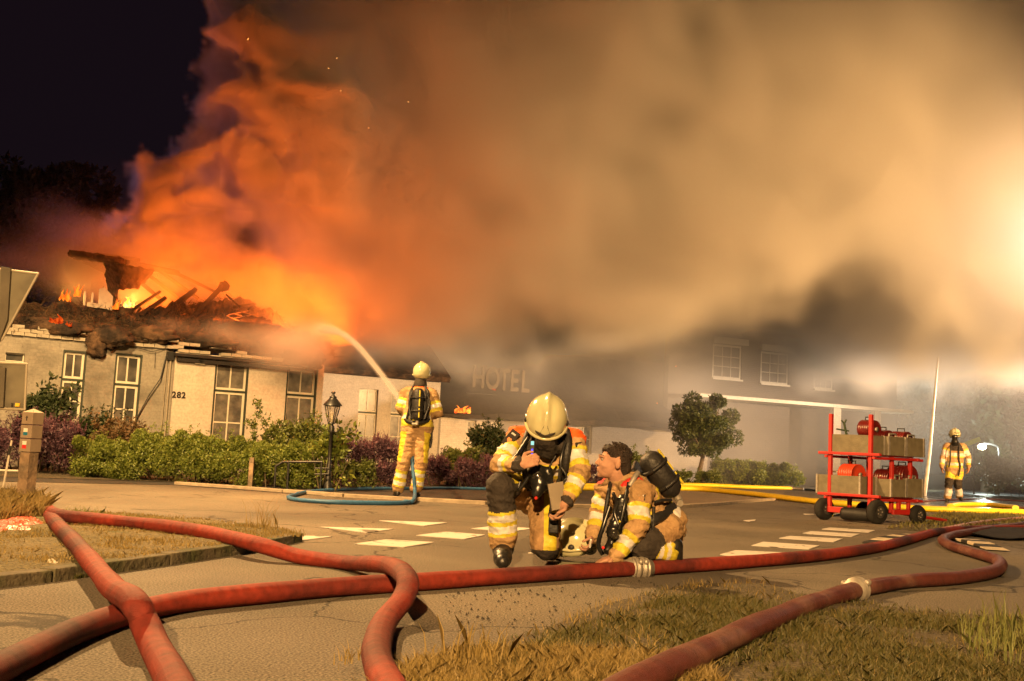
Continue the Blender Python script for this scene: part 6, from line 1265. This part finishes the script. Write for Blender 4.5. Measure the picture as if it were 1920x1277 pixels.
def handles(parent, x, y, z, w=.07, h=.07, ax='x'):
    """chromed lifting handle: two posts and a bar"""
    a = C0 * 0 + TM @ Vector((x - (w if ax == 'x' else 0), y - (0 if ax == 'x' else w), z)); b = TM @ Vector((x + (w if ax == 'x' else 0), y + (0 if ax == 'x' else w), z)); u = Vector((0, 0, h))
    mb = MB(); mb.tube([a, a + u * .9, a + u, (a + b) / 2 + u, b + u, b + u * .9, b], .011, 8); mb.build('handle', M_ALU, parent)
def drum(x, y, z, r, wd, label, ax='v', m=None):
    """round dark red reel housing with ribs, cap and handle"""
    Rm = (TM @ Matrix.Rotation(R(90), 4, 'X' if ax == 'v' else 'Y')).to_3x3(); root = empty('reel_drum', C0); tag(root, label, 'hose reel', 'dark red round housings on the red trolley'); c = TM @ Vector((x, y, z))
    mb = MB(); pr = [(0, -wd / 2), (r * .55, -wd / 2 - .01), (r * .92, -wd / 2 + .01)]
    for k in range(6): t = -wd / 2 + wd * (k + .5) / 6; pr += [(r, t - wd / 14), (r, t + wd / 14), (r * .95, t + wd / 12)]
    pr += [(r * .92, wd / 2 - .01), (r * .55, wd / 2 + .01), (0, wd / 2)]; mb.lathe(pr, c, 26, M=Rm); mb.build('housing', m or M_DRED, root)
    mb = MB(); mb.lathe([(0, wd / 2), (.03, wd / 2 + .012), (.035, wd / 2 + .03), (0, wd / 2 + .035)], c, 12, M=Rm); mb.lathe([(0, -wd / 2 - .035), (.035, -wd / 2 - .03), (.03, -wd / 2 - .012), (0, -wd / 2)], c, 12, M=Rm); o = mb.build('hub_cap', M_ALU, root); o['kind'] = 'stuff'
    mb = MB(); a = c + Vector((0, 0, r)); mb.tube([a - vv * .05 - Vector((0, 0, .02)), a - vv * .05 + Vector((0, 0, .04)), a + vv * .05 + Vector((0, 0, .04)), a + vv * .05 - Vector((0, 0, .02))], .010, 6); mb.build('handle', M_BLK, root)
    return root
H_ = .265
c1 = crate(.03, .30, 0.06, WID - .02, zU + .002, H_, 'long crate at the left end of the trolley\'s top shelf'); c2 = crate(.31, .31 + LEN * .40, .0, .34, zU + .002, H_, 'middle crate on the trolley\'s top shelf'); c3 = crate(.34 + LEN * .40, .33 + LEN * .85, .0, .34, zU + .002, H_, 'right crate on the trolley\'s top shelf')
c4 = crate(.02, .34, WID * .30, WID + .16, zL + .002, H_, 'crate sticking out left on the trolley\'s lower shelf'); c5 = crate(.36, .66, 0, .34, zL + .002, H_ - .02, 'middle crate on the trolley\'s lower shelf'); c6 = crate(.68, .68 + LEN * .40, .0, .34, zL + .002, H_, 'dark right crate on the trolley\'s lower shelf')
drum(.22, .22, zU + H_ + .09, .13, .17, 'big dark red reel on top of the trolley\'s left crate'); drum(.42, .17, zU + H_ - .02, .11, .2, 'small dark red reel in the middle top crate'); drum(.80, .17, zU + H_ - .02, .11, .2, 'small dark red reel in the right top crate')
drum(.17, .42, zL + H_ + .02, .15, .2, 'orange-red reel in the left lower crate', m=mat('orange_red_paint', (.5, .05, .02), .35, var=.15)); drum(.5, .17, zL + H_, .12, .2, 'dark red reel in the middle lower crate'); drum(.83, .17, zL + H_ + .02, .17, .24, 'large dark red reel in the right lower crate')
for (x, y) in ((.42, .03), (.80, .03)): 
    o = empty('carry_handle', C0); tag(o, 'chrome handle above the %s top crate' % ('middle' if x < .6 else 'right'), 'handle'); handles(o, x, y - .0, zU + H_ - .03)
for (x, y, l) in ((.5, .03, 'middle'), (.83, .03, 'right')):
    o = empty('carry_handle', C0); tag(o, 'chrome handle above the %s lower crate' % l, 'handle'); handles(o, x, y, zL + H_ - .03)
o = empty('carry_handle', C0); tag(o, 'chrome handle above the crate sticking out at lower left', 'handle'); handles(o, .1, WID - .02, zL + H_ - .02, ax='y')
o = empty('hand_tool', C0); mb = MB(); a = TM @ Vector((.12, WID * .7, zU + .2)); mb.tube([a, a + Vector((-.05, 0, .22))], .016, 6); mb.tube([a + Vector((-.05, 0, .22)), a + Vector((-.09, 0, .27))], .012, 6); mb.tube([a + Vector((-.05, 0, .22)), a + Vector((-.02, 0, .28))], .012, 6); mb.build('prongs', mat('dark_green_metal', (.03, .05, .02), .5), o)
tag(o, 'green two-pronged hand tool standing in the left top crate', 'tool'); mb = MB(); mb.tube([a + Vector((.02, 0, .12)), a + Vector((-.16, 0, .14))], .012, 6); mb.build('cross_grip', _M['dark_green_metal'], o)

# ---------------------------------------------------------------- lantern, post, signs, rack, flagpole, lamps
LY = 16.4; lb = P(617, 905, LY); lb.z = 0; lan = empty('lantern_post', lb); tag(lan, 'old-fashioned black lantern on a slim post in the flower bed', 'lantern')
top = P(621, 735, LY) - lb; zt_ = lambda y: (P(620, y, LY) - lb).z; cx, cy_ = (P(620, 780, LY) - lb).x, 0
mb = MB(); mb.lathe([(.07, 0), (.07, .12), (.045, .16), (.03, .5), (.028, zt_(812)), (.05, zt_(810)), (.03, zt_(806)), (.045, zt_(800)), (.02, zt_(796))], (cx * .4, 0, 0), 12); mb.build('post', M_BLK, lan)
mb = MB(); zc = zt_(806)
for sg in (-1, 1): mb.tube(catmull([Vector((cx * .5, 0, zc)), Vector((cx * .5 + sg * .08, 0, zc - .03)), Vector((cx * .5 + sg * .13, 0, zc + .03)), Vector((cx * .5 + sg * .09, 0, zc + .07))], 5), .012, 6)
mb.build('scroll_bracket', M_BLK, lan)
z0, z1 = zt_(792), zt_(762); x_ = cx * .55
mb = MB()
for k in range(6):
    a = k * math.pi / 3; mb.cone((x_ + .055 * math.cos(a), .055 * math.sin(a), z0), (x_ + .115 * math.cos(a), .115 * math.sin(a), z1), .008, .008, 5)
mb.lathe([(.062, z0 - .02), (.062, z0), (.02, z0)], (x_, 0, 0), 6); mb.lathe([(.12, z1), (.125, z1 + .015)], (x_, 0, 0), 6); mb.build('lamp_frame', M_BLK, lan)
mb = MB(); mb.lathe([(.053, z0), (.110, z1)], (x_, 0, 0), 6, smooth=False); mb.build('lamp_glass', mat('cloudy_lantern_glass', (.5, .42, .3), .1, spec=.6, alpha=.30), lan)
mb = MB(); mb.lathe([(.0, z0), (.018, z0 + .02), (.02, z0 + .12), (0, z0 + .15)], (x_, 0, 0), 10); mb.build('mantle', mat('old_bulb', (.5, .45, .35), .4), lan)
mb = MB(); zz = z1 + .012; mb.lathe([(.15, zz), (.14, zz + .02), (.08, zz + .09), (.05, zz + .12), (.065, zz + .135), (.03, zz + .15), (.018, zz + .18), (.04, zz + .20), (.012, zz + .22), (.006, zt_(735)), (0, zt_(735))], (x_, 0, 0), 12); mb.build('lamp_roof', M_BLK, lan)
# waymarker post with arrow and painted marks
py_ = 9.0; pb_ = G(46, 948, .05); py_ = pb_.y; wp = empty('waymarker_post', (pb_.x, pb_.y, 0)); tag(wp, 'square wooden waymarker post with arrow and painted trail marks', 'post')
s_ = F_PX / py_; hw = 17 / s_; zq = lambda y: P(52, y, py_).z; lean = (P(56, 765, py_).x - pb_.x)
RZ = Matrix.Rotation(R(68), 4, 'Z')
def sq(z, w, dx): return [Vector((dx, 0, 0)) + RZ @ Vector((sx * w, sy * w, z)) for sx, sy in ((-1, -1), (1, -1), (1, 1), (-1, 1))]
def lx(z): return 0.0
def post_part(z0, z1, w, nm, m, cap=False):
    V = sq(z0, w, lx(z0)) + sq(z1, w, lx(z1)); F = [(0, 1, 5, 4), (1, 2, 6, 5), (2, 3, 7, 6), (3, 0, 4, 7), (0, 3, 2, 1)]
    if cap: V.append(Vector((lx(z1 + .03), 0, z1 + .035))); F += [(4, 5, 8), (5, 6, 8), (6, 7, 8), (7, 4, 8)]
    else: F.append((4, 5, 6, 7))
    mb = MB(); mb.add(V, F); o = mb.build(nm, m, wp); bevel(o, .004); return o
M_WOOD = mat('weathered_post_wood', (.26, .18, .115), .85, var=.35, vscale=9, bump=.9, bscale=22, col2=(.13, .10, .07), v2scale=6); M_GREYP = mat('grey_post_paint', (.26, .20, .145), .7, var=.12, vscale=10, bump=.2)
ww = .060
post_part(0, zq(848), ww * .92, 'shaft', M_WOOD); z = [zq(847), zq(823), zq(821.5), zq(797), zq(795.5), zq(773)]
for i in range(3): post_part(z[i * 2], z[i * 2 + 1], ww * 1.08, 'painted_section', M_GREYP, cap=(i == 2))
def mark(z0, z1, u0, u1, col, nm='trail_mark'):
    w = ww * 1.08 + .0015; mb = MB(); V = [RZ @ Vector((-w, u, z_)) for u, z_ in ((u0, z0), (u1, z0), (u1, z1), (u0, z1))] + [RZ @ Vector((-w + .001, u, z_)) for u, z_ in ((u0, z0), (u1, z0), (u1, z1), (u0, z1))]
    mb.add(V, [(0, 1, 2, 3), (7, 6, 5, 4), (0, 4, 5, 1), (1, 5, 6, 2), (2, 6, 7, 3), (3, 7, 4, 0)]); return mb.build(nm, mat('mark_%d' % int(col[0] * 100 + col[2] * 1000), col, .6, var=.08), wp)
RZ = Matrix.Rotation(R(68), 4, 'Z')
# the left-hand visible face is local -x after turning; put the marks on the face that looks at the camera-left
mark(zq(810), zq(803), -.02, .028, (.72, .68, .6)); mark(zq(816), zq(810.3), -.02, .028, (.01, .16, .28)); mark(zq(834), zq(827), -.02, .028, (.72, .68, .61)); mark(zq(841), zq(834.3), -.02, .028, (.62, .03, .03))
w = ww * 1.08 + .001; ar = [(0, .0), (0, .0)]
zc = zq(784); mb = MB(); pl = [(-.006, -.024), (.006, -.024), (.006, .0), (.016, .0), (0, .024), (-.016, 0), (-.006, 0)]; V = [RZ @ Vector((-w, .004 + a, zc + b)) for a, b in pl] + [RZ @ Vector((-w + .001, .004 + a, zc + b)) for a, b in pl]; n = 7
mb.add(V, [tuple(range(n)), tuple(range(2 * n - 1, n - 1, -1))] + [(k, n + k, n + (k + 1) % n, (k + 1) % n) for k in range(n)]); mb.build('arrow', mat('arrow_dark', (.05, .04, .03), .8), wp)
# backs of two traffic signs on a pole just outside the left edge
SY = 10.0; M_SIGNB = mat('sign_back_grey', (.15, .135, .095), .6, metal=.0, var=.25, vscale=5, col2=(.09, .08, .06), v2scale=3); M_RIM = mat('sign_rim', (.34, .30, .23), .5, metal=.1, var=.1)
pl0 = P(-30, 900, SY); pol = empty('sign_post', (pl0.x, SY, 0)); tag(pol, 'pole with the grey backs of a triangular and a square sign at left', 'sign post'); o0 = Vector((pl0.x, SY, 0))
mb = MB(); mb.cone((0, 0, 0), (P(-30, 470, SY).x - pl0.x, 0, P(-30, 440, SY).z), .03, n=12); mb.build('pole', M_ALU, pol)
def plate(pts, th, nm, m, rim=.012):
    q = [P(x, y, SY) - o0 for x, y in pts]; n = len(q); mb = MB(); V = [v - Vector((0, th, 0)) for v in q] + q; mb.add(V, [tuple(range(n)), tuple(range(2 * n - 1, n - 1, -1))] + [((k + 1) % n, k, n + k, n + (k + 1) % n) for k in range(n)]); o = mb.build(nm, m, pol)
    bm = bmesh.new(); bm.from_mesh(o.data); bmesh.ops.recalc_face_normals(bm, faces=bm.faces); bm.to_mesh(o.data); bm.free()
    mb = MB(); 
    for k in range(n): mb.cone(q[k] - Vector((0, th, 0)), q[(k + 1) % n] - Vector((0, th, 0)), rim, n=8); mb.sphere(q[k] - Vector((0, th, 0)), rim, 8, 6)
    mb.build('rim', M_RIM, o); return o
plate([(73, 514), (6, 636), (-10, 650), (-100, 560), (-130, 490)], .02, 'triangle_sign_back', M_SIGNB); plate([(52, 683), (48, 768), (-90, 762), (-88, 676)], .02, 'square_sign_back', M_SIGNB)
for pts in ([(4, 500), (22, 503), (16, 600), (1, 640)], [(0, 686), (12, 690), (8, 764), (-5, 764)]): 
    q = [P(x, y, SY - .03) - o0 for x, y in pts]; mb = MB(); V = [v - Vector((0, .025, 0)) for v in q] + q; mb.add(V, [(3, 2, 1, 0), (4, 5, 6, 7), (0, 1, 5, 4), (1, 2, 6, 5), (2, 3, 7, 6), (3, 0, 4, 7)]); mb.build('mounting_bracket', mat('bracket_grey', (.10, .085, .06), .6), pol)
for (x, c) in ((23, (.02, .015, .01)), (33, (.75, .45, .03))):
    mb = MB(); c0 = P(x, 759, SY - .03) - o0; mb.box((-.02 if x > 25 else -.008, -.006, -.016), (.02 if x > 25 else .008, .004, .016), Matrix.Translation(c0)); mb.build('sticker', mat('sticker_%d' % x, c, .6), pol)
# folded warning-marker stand: thin reflective rods at the left edge
mk_ = empty('barrier_rods', (G(8, 946).x, G(8, 946).y, 0)); b0 = Vector((G(8, 946).x, G(8, 946).y, 0)); Yb = b0.y; tag(mk_, 'thin black and white rod with a crossbar and black foot beside the wooden post', 'marker rod')
mb = MB(); mb.cone(P(4, 925, Yb) - b0, P(22, 826, Yb) - b0, .012, .010, 8); mb.build('rod', mat('rod_white', (.55, .5, .42), .4), mk_); mb = MB(); mb.cone(P(16, 852, Yb - .02) - b0, P(20, 836, Yb - .02) - b0, .0125, n=8); mb.build('rod_band', M_BLK, mk_)
mb = MB(); mb.cone(P(-30, 881, Yb) - b0, P(34, 883, Yb) - b0, .009, n=8); mb.build('crossbar', mat('rod_white', (.55, .5, .42), .4), mk_); mb = MB(); mb.box((-.035, -.03, 0), (.03, .03, .16), Matrix.Translation(Vector((0, 0, .0)))); bevel(mb.build('foot', M_BLK, mk_), .01)
# bike rack and small wooden stake
rk = empty('bike_rack', P(560, 905, 16.6) * 1); rk.location.z = 0; r0_ = Vector(rk.location); tag(rk, 'low black tubular rack among the green leaves', 'rack')
zr_ = lambda x, y: P(x, y, 16.3) - r0_
mb = MB(); mb.tube([zr_(516, 875), zr_(530, 866), zr_(605, 866)], .018, 8); mb.build('top_rail', M_BLK, rk)
for x in (517, 541, 603):
    mb = MB(); a = zr_(x, 867 if x > 520 else 874); b = zr_(x - 2, 908); b.z = 0; mb.cone(a, b, .018, n=8); mb.build('leg', M_BLK, rk)
for i, y in enumerate((878, 889)): mb = MB(); mb.cone(zr_(590, y), zr_(616, y), .012, n=6); mb.build('crossbar', M_BLK, rk)
a = P(473, 858, 16.6); mb = MB(); mb.box((-.035, -.035, 0), (.035, .035, a.z), Matrix.Translation((a.x, a.y, 0))); o = mb.build('wooden_stake', M_WOOD); bevel(o, .006); tag(o, 'short pale wooden stake in front of the green hedge', 'stake')
# flagpole
a = P(1743, 850, 33); b = P(1759, 668, 33); mb = MB(); mb.tube([Vector((a.x - .15, 33, 0)), a, b], [.06, .05, .03], 10); tag(mb.build('flagpole', mat('white_pole_paint', (.75, .70, .6), .4)), 'slim white flagpole rising into the smoke at right', 'flagpole')
# far street lamp with its glowing head, and a small green sign by it
ly = 44.0; a = P(1841, 838, ly); sl = empty('street_lamp', (a.x + .7, ly, 0)); tag(sl, 'far street lamp with glowing head beyond the walking firefighter', 'street lamp')
mb = MB(); mb.tube(catmull([(0, 0, 0), (0, 0, a.z * .9), (-.2, 0, a.z + .1), (-.65, 0, a.z + .15)], 5), .05, 8); mb.build('pole', M_BLK, sl)
mb = MB(); mb.sphere((-.7, 0, a.z), .16, 14, 10, sc=(1.1, 1, .8)); mb.build('lamp_head', mat('glowing_lamp', (.8, .7, .5), .3, emit=(1.0, .72, .42), estr=14), sl)
lamp('POINT', 'street_lamp_light', a + Vector((0, -.5, 0)), 1400, (.80, .92, .80), .15)
mb = MB(); a = P(1822, 829, 40); mb.box((-.35, -.02, -.09), (.35, .02, .09), Matrix.Translation(a) @ Matrix.Rotation(R(-22), 4, 'Y')); o = mb.build('direction_sign', mat('green_yellow_board', (.35, .45, .02), .5)); bevel(o, .01); tag(o, 'tilted yellow-green direction board beside the small bright lamp', 'sign')
mb = MB(); mb.cone((a.x + .1, 40.03, 0), (a.x + .1, 40.03, a.z), .03, n=8); mb.build('sign_pole', M_BLK); bpy.data.objects['sign_pole'].parent = o
# ---------------------------------------------------------------- water jet, flames, sparks
def flame_mat(name, c0, c1, st):
    m = bpy.data.materials.new(name); m.use_nodes = True; nt = m.node_tree; nt.nodes.clear(); N = nt.nodes.new; L = nt.links.new
    o = N('ShaderNodeOutputMaterial'); e = N('ShaderNodeEmission'); tc = N('ShaderNodeTexCoord'); n = N('ShaderNodeTexNoise'); n.inputs['Scale'].default_value = 7; n.inputs['Detail'].default_value = 5; n.inputs['Distortion'].default_value = .8; L(tc.outputs['Object'], n.inputs['Vector'])
    r = N('ShaderNodeValToRGB'); r.color_ramp.elements[0].position = .38; r.color_ramp.elements[0].color = (*c0, 1); r.color_ramp.elements[1].position = .62; r.color_ramp.elements[1].color = (*c1, 1); L(n.outputs['Fac'], r.inputs['Fac']); L(r.outputs[0], e.inputs['Color']); e.inputs['Strength'].default_value = st; L(e.outputs[0], o.inputs['Surface']); return m
M_FL = flame_mat('flame', (.9, .10, .005), (1.0, .36, .03), 1.6); M_EMB = flame_mat('ember', (.35, .012, .002), (1.0, .14, .012), 1.2)
def flame(px, py, Y, w, h, label, seed, m=M_FL, nt_=5):
    root_p = P(px, py, Y); r = random.Random(seed); mb = MB(); s = Y / F_PX
    for i in range(nt_ * 2):
        x = r.uniform(-w, w) * s * .5; hh = h * s * r.uniform(.25, 1.0); rr = w * s * r.uniform(.06, .2); ph_ = r.uniform(0, 6); ln_ = r.uniform(-.5, .5); pts = []; rad = []
        for k in range(9): t = k / 8; pts.append(Vector((x + math.sin(t * 5 + ph_) * rr * .9 * t + ln_ * hh * t * t, r.uniform(-.01, .01), hh * t))); rad.append(max(.004, rr * math.sin(math.pi * min(1, t * .85 + .15)) ** .8 * (1 - t * .6)))
        mb.tube(pts, rad, 9)
    o = mb.build('flame', m); o.location = root_p; tag(o, label, 'flame'); return o
lamp('POINT', 'fire_glow', P(136, 556, 21.3), 22, (1.0, .34, .05), .04)
flame(126, 566, 20.9, 24, 26, 'low orange flames in the left of the broken dormer', 1); flame(143, 556, 21.0, 14, 24, 'tall thin flame inside the dormer beside its white frame', 2); flame(217, 580, 21.3, 12, 22, 'small red flame at the foot of the dormer cheek', 3); flame(242, 576, 21.6, 26, 20, 'brightest yellow flame on the roof right of the dormer', 4, flame_mat('flame_hot', (1, .35, .03), (1, .7, .2), 3.0))
for (x, y, w, h, l) in ((105, 606, 26, 18, 'glowing embers in the thatch below the dormer'), (128, 612, 12, 10, 'small glowing ember patch right of the larger embers'), (12, 628, 14, 22, 'flickering flame at the roof edge behind the triangular sign')): flame(x, y, 20.2, w, h, l, int(x), M_EMB if y < 620 else M_FL, 6)
flame(868, 774, 33.9, 26, 14, 'small red fire on the hotel eave above the white gable', 8, flame_mat('flame_red', (.8, .03, .005), (1, .30, .03), 3.0), 7); flame(925, 732, 35.5, 8, 8, 'flicker of flame below the sign letters', 9, M_EMB, 3)
r = random.Random(4)
for i, (x, y) in enumerate(((466, 72), (632, 108), (640, 170), (615, 128), (535, 262), (1232, 755), (1268, 686), (1130, 640), (690, 240), (765, 190))):
    mb = MB(); a = P(x, y, 22.0 if x < 900 else 24); d = Vector((r.uniform(-1, 1), 0, r.uniform(-1, .3))).normalized() * (.03 if i else .05); mb.cone(a, a + d, .006 if i else .011, .003, 6); o = mb.build('spark', flame_mat('spark_glow', (1, .2, .03), (1, .5, .12), 2.5)); tag(o, 'largest spark, high in the orange smoke near the dark sky' if not i else 'tiny spark drifting in the smoke', 'spark', 'sparks drifting in the smoke' if i else None)
